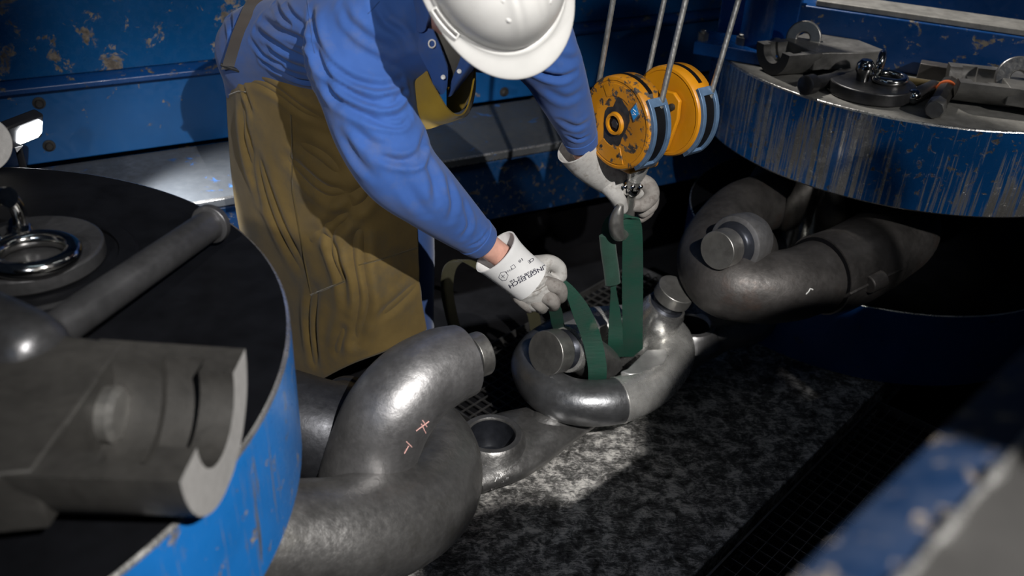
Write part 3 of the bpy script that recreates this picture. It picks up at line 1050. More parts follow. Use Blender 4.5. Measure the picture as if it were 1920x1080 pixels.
# lidded plate with eye ring
pp = Z(1630, 176, ZT)
pt = thing('pin_cap', 'round dark plate with a chrome lifting eye on the right jaw', 'pin cap', pp)
obj('cap_plate', MB().lathe([(.125, .001), (.125, .04)], pp, k=72), [M['rod'], M['edge']], pt, bevel=0.004)
er2 = thing('lifting_ring', 'two linked chrome eye rings on the round plate of the right jaw', 'ring', pp + V3(.03, .02, .041))
q = pp + V3(.045, -.005, .053)
obj('ring', MB().tube([q + V3(.045 * math.cos(a), .034 * math.sin(a), .004 * math.sin(a)) for a in th], .0115, 20, closed=True), M['chrome'], er2)
q = pp + V3(.018, .02, .083)
obj('ring', MB().tube([q + V3(.012 * math.cos(a), .026 * math.cos(a), .034 * math.sin(a)) for a in th], .0115, 20, closed=True), M['chrome'], er2)
obj('eye_stud', MB().lathe([(.018, .0), (.02, .02), (.026, .03), (.026, .05), (.016, .062), (.001, .064)], pp + V3(-.032, -.0, .0405), (0, 0, 1), 24), M['chrome'], er2)
# short bar with bright end
b0_, b1_ = Z(1709, 182, ZT + .024), Z(1760, 158, ZT + .024)
sb = thing('round_bar', 'short round bar with a bright end beside the round plate', 'steel bar', (b0_[0], b0_[1], ZT))
obj('bar', MB().lathe([(.012, -.008), (.019, -.002), (.021, .006), (.021, .15)], b0_, unit(b1_ - b0_), 28), [M['rod']], sb)
obj('bright_end', MB().lathe([(.001, -.012), (.012, -.010), (.0195, -.003), (.0215, .006), (.0215, .014)], b0_, unit(b1_ - b0_), 28), M['chrome'], sb)
# hammer
h0, h1_ = Z(1752, 206, ZT + .03), Z(1774, 168, ZT + .03)
ha = unit(h1_ - h0)
hl = np.linalg.norm(h1_ - h0)
hm = thing('sledge_hammer', 'rusty hammer head with a worn face lying in front of the right edge clamp', 'hammer', (h0[0], h0[1], ZT))
obj('face_end', MB().lathe([(.024, 0), (.028, .006), (.028, .05), (.025, .06)], h0, ha, 8), M['machined'], hm)
obj('head', MB().lathe([(.025, .058), (.025, hl), (.027, hl + .01), (.027, hl + .06), (.024, hl + .07)], h0, ha, 8), M['dark_grease'], hm)
obj('band', MB().lathe([(.026, hl - .012), (.0285, hl - .01), (.0285, hl + .004), (.026, hl + .006)], h0, ha, 24), M['orange'], hm)
hc = h0 + ha * (hl + .035)
obj('handle', MB().tube([hc, hc + fe * -.12 + V3(0, 0, -.004), hc + fe * -.26 + V3(0, 0, -.008)], [.012, .013, .015], 14), M['seam'], hm)
# capped hex nuts row
nz = Z(1580, 116, ZT)
rp = thing('retaining_plate', 'small steel retaining plate on two hexagon nuts behind the washer', 'plate', nz)
for s in (-.035, .035):
    obj('hexagon_nut', hexnut(nz + fe * s + V3(0, 0, .001), .027, .045, hole=.45), M['machined'], rp)
obj('plate', MB().box(nz + V3(0, 0, .052), (.16, .06, .010), fe, fn), M['forged'], rp, bevel=0.003)
fb = Z(1765, 168, ZT + .0)
fbt = thing('flat_bar', 'short flat steel bar lying behind the hammer at the frame foot', 'steel bar', fb)
obj('bar', MB().box(fb + fn * .07 + V3(0, 0, .03), (.16, .05, .055), fe, fn), M['forged_dark'], fbt, bevel=0.003)

# ------------------------------------------------------------------ work lamp at the left
lp = Y(55, 247, 2.32)
ln = unit(WE * .60 - WN * .72 + V3(0, 0, -.34))
lx = unit(np.cross(V3(0, 0, 1), ln))
ly = np.cross(ln, lx)
LT = thing('work_lamp', 'small black LED work lamp glowing white at the left in front of the wall', 'lamp', (lp[0], lp[1], 0.45))
obj('case', MB().box(lp - ln * .018 - lx * .012, (.125, .078, .034), lx, ly, ln), M['led_case'], LT, bevel=0.006)
sq = [lp + lx * .043 * cx * (1 - .12 * (abs(cy) > .9)) + ly * .029 * cy * (1 - .12 * (abs(cx) > .9)) for cx, cy in ((-1, -.7), (-.8, -1), (.8, -1), (1, -.7), (1, .7), (.8, 1), (-.8, 1), (-1, .7))]
obj('light_panel', MB().prism(sq, ln * .002), M['led'], LT)
lamp('work_lamp_beam', 'SPOT', tuple(lp + ln * .012), tuple(V3(-0.97, 2.68, .45)), 230, (.93, .96, 1.0), .03, cone=56, blend=1.0)
tri = [lp + lx * (-.047 + .0) - ly * .034, lp + lx * (-.020) - ly * .038, lp + lx * (-.040) - ly * .052]
obj('triangle_label', MB().prism([t_ - ln * .001 for t_ in tri], ln * .002), M['white_ink'], LT)
st = lp - ln * .042
obj('stand', MB().tube([st, st + V3(-.03, .03, -.05), V3(st[0] - .05, st[1] + .06, .453)], .010, 12), M['led_case'], LT)
obj('foot', MB().lathe([(.05, 0.001), (.05, .012), (.02, .016)], V3(st[0] - .05, st[1] + .06, .45), k=32), M['led_case'], LT)

# ------------------------------------------------------------------ foreground rail (lower right, very near)
g0, g1 = CP + ray(1690, 1090) * .47, CP + ray(1925, 800) * .56
g0 = V3(g0[0], g0[1], 1.365)
g1 = V3(g1[0], g1[1], 1.365)
ge = unit(g1 - g0)
gn = V3(-ge[1], ge[0], 0)          # towards the scene (left)
RL = thing('near_rail', 'blurred blue rail with a bright worn edge across the lower right corner', 'machine rail', g0 - V3(0, 0, .25))
b = MB().prism([g0 - ge * .6 + gn * a + V3(0, 0, z) for a, z in ((0, 0), (.048, -.022), (.05, -.06), (-.02, -.07), (-.02, -1.52), (-.15, -1.52), (-.15, 0))], ge * 2.6)
E = len(b.f)
b.m = [0] * E
b.m[2 + 6] = 2
obj('rail_body', b, [M['rail_side'], M['rail_side'], M['rail_top']], RL, bevel=0.002)
for k, (wx, wy, wr) in enumerate(((.582, .117, .09), (.890, .279, .216))):  # added discs out of view, shaped to cut curved shadows on the bed
    hw = thing('handwheel', ['small solid handwheel on a slim floor pillar behind the near rail', 'big solid handwheel on a slim floor pillar behind the near rail'][k], 'handwheel', (wx, wy, -.16), 'handwheels behind the near rail')
    obj('pillar', MB().lathe([(.09, .001), (.09, .02), (.02, .03), (.016, 2.04)], WL[hw], k=24), M['rod'], hw)
    obj('wheel', MB().lathe([(.03, .52), (.03, .51), (wr - .02, .515), (wr, .52), (wr, .55), (wr - .02, .555), (.03, .56), (.02, .57)], WL[hw] + V3(0, 0, 1.525), k=56), M['frame'], hw)
rng = random.Random(4)
eb = MB()
pts = np.array([g0 + ge * (i * .006 - .3) + V3(rng.uniform(-.0006, .0006), rng.uniform(-.0006, .0006), .0005) for i in range(250)])
rr = np.array([.0022 + .0022 * max(0, math.sin(i * .55) + rng.uniform(-.5, .5)) for i in range(250)])
eb.tube(pts, rr, 8)
obj('worn_edge', eb, M['edge'], RL)

#@PART2
# ------------------------------------------------------------------ hoist hook block
HA = unit(V3(.77, .64, -.015))                       # sheave axle, pointing away to the right
HS = unit(np.cross(HA, V3(0, 0, 1)))                 # sideways in the sheave plane, towards the camera
HU = np.cross(HS, HA)
hc1 = Y(1153, 232, 2.08)
hc2 = hc1 + HA * .172
RH, TH = .114, .066
blk = thing('hoist_block', 'chipped yellow double sheave hoist block hanging on four wire ropes', 'hoist block', hc1 + HA * .09 - V3(0, 0, .13))


def hp(c, ang, r, ax):
    """point on a housing: angle from HS towards HU, radius, axial offset"""
    return c + HA * ax + r * (math.cos(ang) * HS + math.sin(ang) * HU)


def arc_block(b, c, a0, a1, r0, r1, x0, x1, k=24, mi=0):
    A = np.linspace(a0, a1, k)
    return b.rings([np.array([hp(c, a, r0, x0), hp(c, a, r0, x1), hp(c, a, r1, x1), hp(c, a, r1, x0)]) for a in A], False, True, True, mi)


for i, c in enumerate((hc1, hc2)):
    m = M['yellow'] if i == 0 else M['yellow_clean']
    b = MB().lathe([(.001, .004), (.030, .004), (.034, .002), (RH - .012, .002), (RH - .010, 0), (RH - .004, .001), (RH, .006), (RH, TH - .006), (RH - .005, TH), (.001, TH)], c, HA, 72)
    hs = obj('sheave_housing', b, m, blk)
    WL[hs] = WL[blk]
    for a0, a1 in ((.9, 2.9),):
        obj('rim_gap', arc_block(MB(), c, a0, a1, RH - .01, RH + .0012, TH * .42, TH * .60), M['black'], blk)
    D = math.radians
    sl = MB()
    x0, x1 = .006, TH - .002
    for q in ((D(-50), D(44), x0, x0 + .011), (D(-50), D(44), x1 - .011, x1), (D(-50), D(-40), x0, x1), (D(34), D(44), x0, x1)):
        arc_block(sl, c, q[0], q[1], RH - .012, RH + .009, q[2], q[3])
    obj('slot_frame', sl, M['blue_grey'], blk, bevel=0.002)
    obj('rope_slot', arc_block(MB(), c, D(-41), D(35), RH - .012, RH + .0015, x0 + .010, x1 - .010), M['black'], blk)
    obj('sheave', MB().lathe([(RH - .02, .024), (RH - .004, .022), (RH - .014, TH / 2), (RH - .004, TH - .022), (RH - .02, TH - .024)], c, HA, 60), M['rod'], blk)
c = hc1
X0 = -.0005
b = MB()
P = []
for a in np.linspace(0, 2 * math.pi, 26, endpoint=False):
    r = .050 + .010 * math.sin(2 * a + .6) + .006 * math.sin(5 * a)
    P.append(c + HA * .0035 + HS * r * .72 * math.cos(a) + HU * r * 1.35 * math.sin(a))
b.prism(P[::-1], -HA * .0022)
obj('worn_patch', b, M['dark_grease'], blk)
obj('hub_ring', MB().lathe([(.020, .004), (.020, -.006), (.026, -.006), (.030, .004)], c, HA, 36, False, False), M['yellow_clean'], blk)
obj('hub_hole', MB().lathe([(.0205, .001), (.001, .001)], c, HA, 30, False, False), M['black'], blk)
obj('hub_nut', MB().lathe([(.001, -.002), (.011, -.002), (.013, .001)], c, HA, 6), M['dark_grease'], blk)
b = MB()
A = np.linspace(D(-125), D(-65), 14)
P = [hp(c, a, .100, .003) for a in A] + [hp(c, a, .058, .003) for a in A[::-1]]
b.prism(P[::-1], -HA * .003)
obj('lower_badge', b, M['yellow'], blk, bevel=.001)
for a in (D(-118), D(-72)):
    obj('rivet', MB().lathe([(.004, .0), (.004, -.002), (.001, -.003)], hp(c, a, .078, .0), HA, 10), M['dark_grease'], blk)
b = MB()
A = np.linspace(D(58), D(125), 16)
P = [hp(c, a, .096, .003) for a in A] + [hp(c, a, .066, .003) for a in A[::-1]]
b.prism(P[::-1], -HA * .0025)
obj('upper_badge', b, M['yellow'], blk, bevel=.001)
ec = hp(c, D(38), .076, .001)
for s, nm, mt, q in ((.019, 'emblem_border', 'machined', .0022), (.015, 'emblem', 'emblem_blue', .0030)):
    P = [ec + HS * s * .85, ec + HU * s * 1.25, ec - HS * s * .85, ec - HU * s * 1.25]
    obj(nm, MB().prism(P, -HA * q), M[mt], blk)
zz = [(-.005, .007), (.005, .004), (-.004, 0.0), (.005, -.003), (-.005, -.007)]
obj('emblem_mark', MB().tube(np.array([ec - HA * .0032 + HS * x + HU * y for x, y in zz]), .0009, 6), M['white_ink'], blk)
# yoke between the housings
yc = hc1 + HA * (TH + .03)
b = MB()
b.box(yc - HU * .105 - HS * .0, (.11, .06, .06), HA, HS, HU)
obj('crosshead', b, M['yellow'], blk, bevel=.012, seg=3)
b = MB().prism([hc2 - HA * .012 + HS * x + HU * y for x, y in ((.03, .06), (.052, .045), (.055, .0), (.035, -.09), (.0, -.12), (-.03, -.11), (-.02, .055))][::-1], HA * .012)
obj('side_plate', b, M['yellow_clean'], blk, bevel=.003)
obj('side_bolt', MB().lathe([(.009, 0), (.009, -.006), (.005, -.008)], hc2 - HA * .012 + HS * .034 + HU * .025, HA, 12), M['dark_grease'], blk)
obj('axle', MB().lathe([(.022, TH - .002), (.022, .175)], hc1, HA, 24), M['dark_grease'], blk)
# swivel shank and hook
k0 = yc - HU * .12
hk = [Y(1196, 316, 2.15), Y(1190, 335, 2.16), Y(1184, 352, 2.17), Y(1182, 372, 2.185), Y(1180, 395, 2.205), Y(1177, 418, 2.21), Y(1168, 436, 2.19), Y(1159, 438, 2.165), Y(1155, 421, 2.145), Y(1158, 402, 2.14), Y(1164, 384, 2.14)]
hkp = spline(hk, 70)
hkr = spline(np.array([.019, .018, .016, .014, .0145, .016, .018, .020, .020, .0165, .008])[:, None], 70)[:, 0]
obj('hook', MB().tube(hkp, hkr, 24), M['machined'], blk)
obj('swivel_nut', MB().lathe([(.014, -.012), (.024, -.010), (.026, .0), (.024, .010), (.014, .012)], hk[2], unit(hk[1] - hk[2]), 28), M['chrome'], blk)
obj('swivel_stem', MB().lathe([(.020, 0), (.024, .02), (.028, .06)], hk[1], unit(hk[0] - hk[1]), 28), M['polished'], blk)
for s in (-1, 0, 1):
    obj('swivel_bolt', MB().lathe([(.006, 0), (.006, .012), (.003, .014)], hk[2] + CR * .020 * s - CF * .018, -CF, 12), M['chrome'], blk)


def wire_rope(label, p0, p1, up, r=.0068):
    """six strand rope, helically laid"""
    P0, P1 = np.asarray(p0), np.asarray(p1)
    top = P1 + unit(P1 - P0) * up
    Lr = np.linalg.norm(top - P0)
    m = int(Lr / .0032)
    path = P0 + (top - P0) * np.linspace(0, 1, m)[:, None]
    ph = np.arange(m) * .0032 * 2 * math.pi / .075
    b = MB().tube(path, r, 24, prof=lambda t, i: .90 + .16 * np.abs(np.cos(3 * (t + ph[i]))))
    o = obj('wire_rope', b, M['rope'], None, label, 'wire rope', 'ropes of the hoist block', sharp=0, loc=P0)
    return o


wire_rope('steel wire rope entering the left yellow sheave at its back, leftmost of the four', hp(hc1, D(170), RH - .006, TH * .5), Y(1149, 2, 2.16), .9)
wire_rope('steel wire rope running down behind the gap between both yellow sheaves', hp(hc2, D(172), RH - .006, TH * .5), Y(1245, 2, 2.30), .9)
wire_rope('steel wire rope running into the front slot of the left yellow sheave', hp(hc1, D(-33), RH - .006, TH * .5), Y(1285, 2, 2.06), .9)
wire_rope('steel wire rope running into the front slot of the right yellow sheave', hp(hc2, D(-33), RH - .006, TH * .5), Y(1384, 2, 2.17), .9)

# ------------------------------------------------------------------ sling
sl = thing('lifting_sling', 'green webbing sling hung on the hook and pulled through the slung ring', 'sling', (Z(1150, 640, .2)[0], Z(1150, 640, .2)[1], .1))
ptsR = [Y(1150, 418, 2.19), Y(1158, 405, 2.185), Y(1172, 402, 2.175), Y(1184, 414, 2.172), Y(1186, 455, 2.19), Y(1186, 540, 2.235), Y(1186, 610, 2.265), Y(1186, 642, 2.28), Y(1187, 668, 2.30)]
w_ = CR * .03 - CU * .0
obj('strap', MB().ribbon(ptsR, [V3(.012, -.02, 0), V3(.014, -.02, 0), V3(.018, -.018, 0), w_ * .8, w_ * .92, w_, w_, w_ * 1.02, w_ * 1.02], .004, 80), M['sling'], sl)
ptsL = [Y(1160, 405, 2.185), Y(1148, 414, 2.19), Y(1139, 432, 2.195), Y(1140, 470, 2.205), Y(1148, 520, 2.22), Y(1150, 540, 2.225), Y(1152, 570, 2.24), Y(1154, 610, 2.25), Y(1154, 642, 2.25), Y(1155, 668, 2.27)]
obj('strap', MB().ribbon(ptsL, [V3(.012, -.02, 0), V3(.012, -.018, .0), V3(.014, -.010, .0), CR * .016, CR * .013, CR * .008, CR * .013, CR * .02, CR * .022, CR * .024], .004, 80), M['sling'], sl)
P = spline([Y(1138, 440, 2.19), Y(1141, 470, 2.198), Y(1146, 505, 2.208), Y(1149, 532, 2.215)], 24)
obj('sewn_sleeve', MB().tube(P, [.022] * 24, 20, squash=.42, up=CF), M['sling_dark'], sl)
ptsF = [Y(1040, 522, 2.06), Y(1056, 532, 2.07), Y(1072, 552, 2.08), Y(1090, 585, 2.095), Y(1108, 630, 2.11), Y(1119, 680, 2.10), Y(1120, 708, 2.10), Y(1118, 735, 2.13)]
obj('strap', MB().ribbon(ptsF, [CU * .010, CU * .011 + CR * .004, CR * .012 + CU * .012, CR * .022 + CU * .012, CR * .026 + CU * .006, CR * .027, CR * .026, CR * .026], .004, 70), M['sling'], sl)
ptsK = [Y(1032, 560, 2.09), Y(1042, 585, 2.13), Y(1047, 610, 2.18), Y(1062, 640, 2.24), Y(1085, 665, 2.25)]
obj('strap', MB().ribbon(ptsK, [CR * .018] * 5, .004, 40), M['sling'], sl)
# dark straps hanging in the background
for lab, P in (('dark olive webbing strap hanging in a loop behind the gloved right hand', [Y(905, 505, 2.62), Y(870, 488, 2.62), Y(845, 500, 2.62), Y(838, 540, 2.63), Y(846, 590, 2.65), Y(858, 632, 2.68)]),
               ('dark olive webbing strap hanging down under the gloved right hand', [Y(985, 560, 2.62), Y(1000, 590, 2.62), Y(1006, 630, 2.62), Y(1010, 665, 2.62)])):
    b = MB().ribbon(P, [CR * .021 + CF * .006] * len(P), .004, 50)
    obj('hanging_strap', b, M['olive'], None, lab, 'strap', 'dark straps behind the chain')

# ------------------------------------------------------------------ the worker


def chain(b, pts, rad, n=24, k=16, caps=True):
    P = spline(pts, n)
    R = spline(np.asarray(rad, float)[:, None], n)[:, 0]
    b.tube(P, R, k)
    if caps:
        for p, r in ((P[0], R[0]), (P[-1], R[-1])):
            ball(b, p, (r, r, r))
    return b


def ball(b, c, r, ex=(1, 0, 0), ey=(0, 1, 0), ez=(0, 0, 1), k=18):
    t = np.linspace(0.02, math.pi - .02, k // 2 + 2)
    ph = np.linspace(0, 2 * math.pi, k, endpoint=False)
    ex, ey, ez = [np.asarray(q, float) for q in (ex, ey, ez)]
    R = [np.asarray(c) + r[0] * math.sin(a) * np.cos(ph)[:, None] * ex + r[1] * math.sin(a) * np.sin(ph)[:, None] * ey + r[2] * math.cos(a) * ez for a in t]
    b.rings(R[::-1])


# head frame
hf = unit(V3(.46, -.27, -.85))
hu = V3(.22, -.90, .34)
hu = unit(hu - hf * (hu @ hf))
hr = np.cross(hf, hu)                 # wearer's right-hand axis: x to the wearer's right
hc = Y(924, -60, 1.66)                 # middle of the helmet rim plane


def hd(x, y, z):
    return hc + hr * x + hf * y + hu * z


def he(x, y, z):
    return hd(x, y, z) - CR * .022 - CU * .020


nb = Y(835, 40, 1.95)                 # neck base
SR, SL = Y(662, 75, 2.0), Y(1000, 75, 2.02)
elR, wrR, haR = Y(745, 322, 1.87), Y(940, 480, 1.98), Y(975, 512, 1.99)
elL, wrL, haL = Y(1062, 170, 2.06), Y(1092, 278, 2.145), Y(1115, 308, 2.18)
pel = V3(-.57, 2.58, .92)
person = MB()
b = person
chain(b, [pel + V3(0, .03, 0), Y(560, 140, 2.46), Y(700, 80, 2.2), nb + V3(0, .06, -.02)], [.08, .08, .09, .07], 24, 20)
chain(b, [nb + V3(-.0, .05, -.01), nb * .5 + he(0, -.03, -.07) * .5, he(0, -.02, -.06)], [.062, .056, .056], 14)
ball(b, he(0, 0, -.03), (.078, .098, .115), hr, hf, hu)
ball(b, he(0, .045, -.105), (.055, .05, .055), hr, hf, hu)
ball(b, he(0, .060, -.148), (.026, .026, .018), hr, hf, hu)
chain(b, [he(0, .095, -.035), he(0, .112, -.065), he(0, .122, -.080)], [.010, .013, .015], 10, 10)
for s in (-1, 1):
    ball(b, he(s * .014, .108, -.082), (.009, .01, .008), hr, hf, hu, 10)
    ball(b, he(s * .080, -.008, -.05), (.009, .019, .032), hr, hf, hu, 14)
    ball(b, he(s * .033, .085, -.025), (.022, .012, .008), hr, hf, hu, 12)
ball(b, he(0, .100, -.112), (.024, .010, .010), hr, hf, hu, 12)
for s, e, w, h in ((SR, elR, wrR, haR), (SL, elL, wrL, haL)):
    chain(b, [nb + V3(0, .06, -.02), s, e, w, h], [.07, .062, .044, .031, .028], 40)
for s, kx in ((-1, -.66), (1, -.38)):
    chain(b, [pel + V3(s * .09, 0, -.02), V3(kx, 2.54, .48), V3(kx + .01, 2.58, .0), V3(kx + .01, 2.58, -.07)], [.095, .062, .045, .04], 30)
    chain(b, [V3(kx + .01, 2.57, -.10), V3(kx + .03, 2.44, -.12)], [.04, .034], 8)
pb = obj('person', person, M['skin'], None, 'worker in blue shirt, leather apron and white helmet bending over the chain', 'person', remesh=.008, smooth=3, loc=V3(-.6, 2.48, -.155))
apply_mods(pb)
# face details
for s in (-1, 1):
    b = MB()
    ball(b, he(s * .032, .083, -.042), (.012, .012, .012), hr, hf, hu, 14)
    obj('eye', b, M['eye'], pb)
    b = MB()
    ball(b, he(s * .032, .093, -.043), (.005, .003, .005), hr, hf, hu, 10)
    obj('iris', b, M['hair'], pb)
b = MB()
chain(b, [he(-.024, .098, -.112), he(0, .107, -.111), he(.024, .098, -.112)], [.003, .005, .003], 10, 8)
obj('lips', b, M['lips'], pb)
b = MB()
ball(b, he(0, -.040, -.018), (.079, .072, .100), hr, hf, hu, 24)
obj('hair', b, M['hair'], pb)


def folds(o, fl, T=None):
    """press creases (polyline in view rays, amplitude, width) into the mesh along its normals"""
    T = T or bvh(o)
    me = o.data
    nv = len(me.vertices)
    co = np.empty(nv * 3)
    me.vertices.foreach_get('co', co)
    co = co.reshape(-1, 3)
    no = np.array([tuple(v.normal) for v in me.vertices])
    disp = np.zeros(nv)
    off = WL[o]
    for poly, amp, w in fl:
        S_ = strokes(T, [spline(poly, max(4, len(poly) * 6)).tolist()], 0, 3)
        for P in S_:
            P = P - off
            lo, hi = P.min(0) - 4 * w, P.max(0) + 4 * w
            idx = np.where(((co > lo) & (co < hi)).all(1))[0]
            if not len(idx):
                continue
            d = np.full(len(idx), 9.0)
            tt = np.zeros(len(idx))
            for k in range(len(P)):
                dd = np.linalg.norm(co[idx] - P[k], axis=1)
                u = dd < d
                d[u] = dd[u]
                tt[u] = k / max(1, len(P) - 1)
            env = np.clip(np.sin(np.pi * np.clip(tt, .03, .97)), 0, 1) ** .5
            disp[idx] += env * amp * (-np.exp(-(d / w) ** 2) + .75 * np.exp(-((d - 1.9 * w) / (1.1 * w)) ** 2))
    co += no * disp[:, None]
    me.vertices.foreach_set('co', co.reshape(-1))
    me.update()
    return T


# shirt: torso and both sleeves, one surface
b = MB()


def ell(c, a, ra, bb, rb, k=36):
    t = np.linspace(0, 2 * math.pi, k, endpoint=False)
    return np.asarray(c) + np.cos(t)[:, None] * unit(a) * ra + np.sin(t)[:, None] * unit(bb) * rb


lat = [V3(1, .05, 0), V3(1, .05, 0), V3(1, .0, .02), V3(1, 0, .03), V3(1, .02, .04), V3(1, .03, .03), V3(1, .03, .03)]
cen = [Y(525, 250, 2.50), Y(530, 165, 2.46), Y(535, 118, 2.44), Y(620, 85, 2.30), Y(730, 55, 2.14), Y(815, 50, 2.0), Y(840, 45, 1.93)]
rl = [.14, .16, .195, .20, .215, .20, .10]
rd = [.11, .125, .15, .145, .14, .115, .075]
RG = []
for i in range(7):
    t = unit(cen[min(i + 1, 6)] - cen[max(i - 1, 0)])
    l_ = unit(lat[i] - t * (lat[i] @ t))
    d_ = np.cross(t, l_)
    RG.append(ell(cen[i], l_, rl[i], d_, rd[i]))
RG = np.array(RG)
R2 = spline(RG.reshape(7, -1), 26).reshape(26, -1, 3)
b.rings(R2)
chain(b, [Y(735, 40, 2.08), Y(672, 88, 2.0), Y(692, 180, 1.94), Y(712, 250, 1.90), Y(748, 318, 1.87), Y(800, 366, 1.89), Y(858, 416, 1.935), Y(900, 451, 1.965)], [.13, .118, .108, .100, .090, .078, .062, .0475], 50, 28, False)
chain(b, [Y(900, 45, 2.02), Y(985, 62, 2.02), Y(1030, 118, 2.03), Y(1054, 170, 2.06), Y(1078, 228, 2.11), Y(1090, 264, 2.14)], [.105, .098, .075, .064, .051, .042], 40, 24, False)
shirt = obj('shirt', b, M['shirt'], pb, remesh=.0055, smooth=8)
apply_mods(shirt)
SH = [
    ([(583, 31), (600, 83), (625, 125), (660, 150), (702, 161), (733, 160), (752, 150)], .009, .008),
    ([(583, 79), (610, 129), (640, 160), (681, 185), (712, 192), (744, 185)], .009, .008),
    ([(715, 186), (735, 181), (756, 169)], .007, .006), ([(712, 202), (738, 194), (760, 172)], .008, .006),
    ([(598, 150), (630, 185), (668, 208), (710, 222), (745, 220), (764, 205)], .008, .009),
    ([(690, 222), (720, 234), (750, 236), (768, 220)], .007, .006),
    ([(706, 290), (750, 302), (783, 290), (797, 250)], .010, .008), ([(765, 312), (785, 303), (797, 284)], .008, .006),
    ([(660, 240), (700, 270), (730, 278)], .006, .010), ([(640, 250), (670, 300), (700, 330)], .006, .012),
    ([(800, 300), (815, 340), (818, 375)], .008, .012), ([(840, 340), (850, 380), (845, 410)], .006, .010),
    ([(870, 380), (880, 420), (868, 445)], .005, .008), ([(760, 340), (780, 375), (800, 400)], .005, .012),
    ([(880, 462), (900, 452), (918, 430)], .004, .004),
    ([(640, 10), (655, 40), (690, 70), (735, 95)], .006, .010), ([(700, 5), (720, 40), (750, 62), (765, 85)], .007, .008),
    ([(490, 35), (517, 52), (556, 69), (585, 85)], .008, .008), ([(479, 56), (515, 79), (546, 98), (582, 112)], .008, .008),
    ([(535, 8), (552, 30), (570, 45)], .006, .006), ([(515, 5), (530, 30), (548, 48)], .006, .006),
    ([(492, 115), (525, 133), (556, 148), (590, 155)], .008, .008), ([(430, 30), (436, 55), (432, 80)], .010, .008),
    ([(500, 85), (540, 118), (585, 132)], .005, .008), ([(470, 75), (500, 108), (530, 120)], .005, .007),
    ([(585, 20), (590, 80), (606, 130), (630, 190)], .010, .012),
    ([(990, 128), (1025, 141), (1055, 145), (1078, 136)], .008, .007), ([(1020, 165), (1060, 185), (1095, 170)], .004, .010),
    ([(1040, 105), (1070, 112), (1088, 105)], .004, .008), ([(1050, 225), (1080, 238), (1104, 228)], .004, .008), ([(1065, 255), (1085, 262), (1104, 255)], .004, .005),
]
T_shirt = folds(shirt, SH)
T_shirt = bvh(shirt)
sm = strokes(T_shirt, [[(577, 0), (580, 30), (585, 75), (590, 100)], [(712, 2), (690, 26)]], .0004, 4)
for q in sm:
    stamp('shirt_seam', [q], pb, M['trousers'], .0012)
# cuff hems
wd = unit(Y(900, 451, 1.965) - Y(858, 416, 1.935))
b = MB().tube([Y(888, 441, 1.956), Y(904, 454, 1.968)], [.0535, .047], 32)
obj('sleeve_hem', b, M['shirt'], pb, bevel=.003)
b = MB().tube([Y(1086, 252, 2.13), Y(1092, 268, 2.143)], [.046, .043], 28)
obj('sleeve_hem', b, M['shirt'], pb, bevel=.003)

# open front: undershirt, placket flaps, snaps


def patch(rows, nu=24, nv=24):
    R = np.array([[Y(*q) for q in r] for r in rows])
    a, c_ = R.shape[:2]
    G = np.array([spline(r, nu) for r in R])
    return spline(G.reshape(a, -1), nv).reshape(nv, nu, 3)


obj('undershirt', MB().sheet(patch([[(800, 60, 1.90), (830, 62, 1.885), (868, 70, 1.90)], [(812, 110, 1.90), (838, 112, 1.885), (872, 110, 1.90)], [(828, 168, 1.93), (846, 160, 1.92), (866, 150, 1.93)]]), .004), M['shirt_in'], pb)
obj('placket', MB().sheet(patch([[(790, 50, 1.885), (800, 52, 1.87), (812, 56, 1.862)], [(786, 94, 1.875), (804, 88, 1.862), (827, 90, 1.855)], [(805, 135, 1.88), (822, 128, 1.868), (840, 130, 1.862)], [(818, 172, 1.90), (830, 176, 1.885), (838, 163, 1.88)]]), .004), M['shirt'], pb)
obj('placket', MB().sheet(patch([[(872, 75, 1.885), (890, 80, 1.875), (905, 80, 1.89)], [(862, 115, 1.885), (880, 118, 1.872), (896, 112, 1.89)], [(848, 150, 1.90), (860, 150, 1.885), (876, 142, 1.90)], [(838, 182, 1.93), (846, 178, 1.92), (856, 168, 1.93)]]), .004), M['shirt'], pb)
obj('collar', MB().sheet(patch([[(775, -10, 1.87), (795, -6, 1.84), (806, 10, 1.83)], [(782, 25, 1.87), (797, 28, 1.845), (805, 32, 1.835)], [(783, 58, 1.88), (792, 60, 1.865), (799, 54, 1.855)]]), .006), M['shirt'], pb)
for px, py, yy in ((810, 82, 1.853), (831, 145, 1.862), (861, 134, 1.876)):
    p = Y(px, py, yy)
    b = MB().tube(p + np.array([CR * .007 * math.cos(a) + CU * .008 * math.sin(a) for a in th]), .0016, 8, closed=True) if px == 810 else MB().lathe([(.005, -.001), (.005, .002), (.002, .003)], p, -CF, 16)
    obj('snap', b, M['snap'], pb)

# trousers
b = MB()
for s, kx in ((-1, -.66), (1, -.36)):
    chain(b, [pel + V3(s * .09, 0, .06), pel + V3(s * .10, 0, -.06), V3(kx, 2.53, .48), V3(kx + .01, 2.54, .10), V3(kx + .01, 2.54, -.06)], [.12, .115, .10, .095, .095], 30, 24)
ball(b, pel + V3(0, 0, .02), (.18, .13, .12))
tro = obj('trousers', b, M['trousers'], pb, remesh=.01, smooth=5)
apply_mods(tro)
for s, kx in ((-1, -.66), (1, -.36)):
    b = MB()
    chain(b, [V3(kx + .01, 2.54, -.06), V3(kx + .01, 2.54, -.105)], [.052, .05], 8)
    chain(b, [V3(kx + .01, 2.54, -.112), V3(kx + .03, 2.40, -.118)], [.046, .042], 12)
    o = obj('boot', b, M['boot'], pb, remesh=.008, smooth=3)
    apply_mods(o)

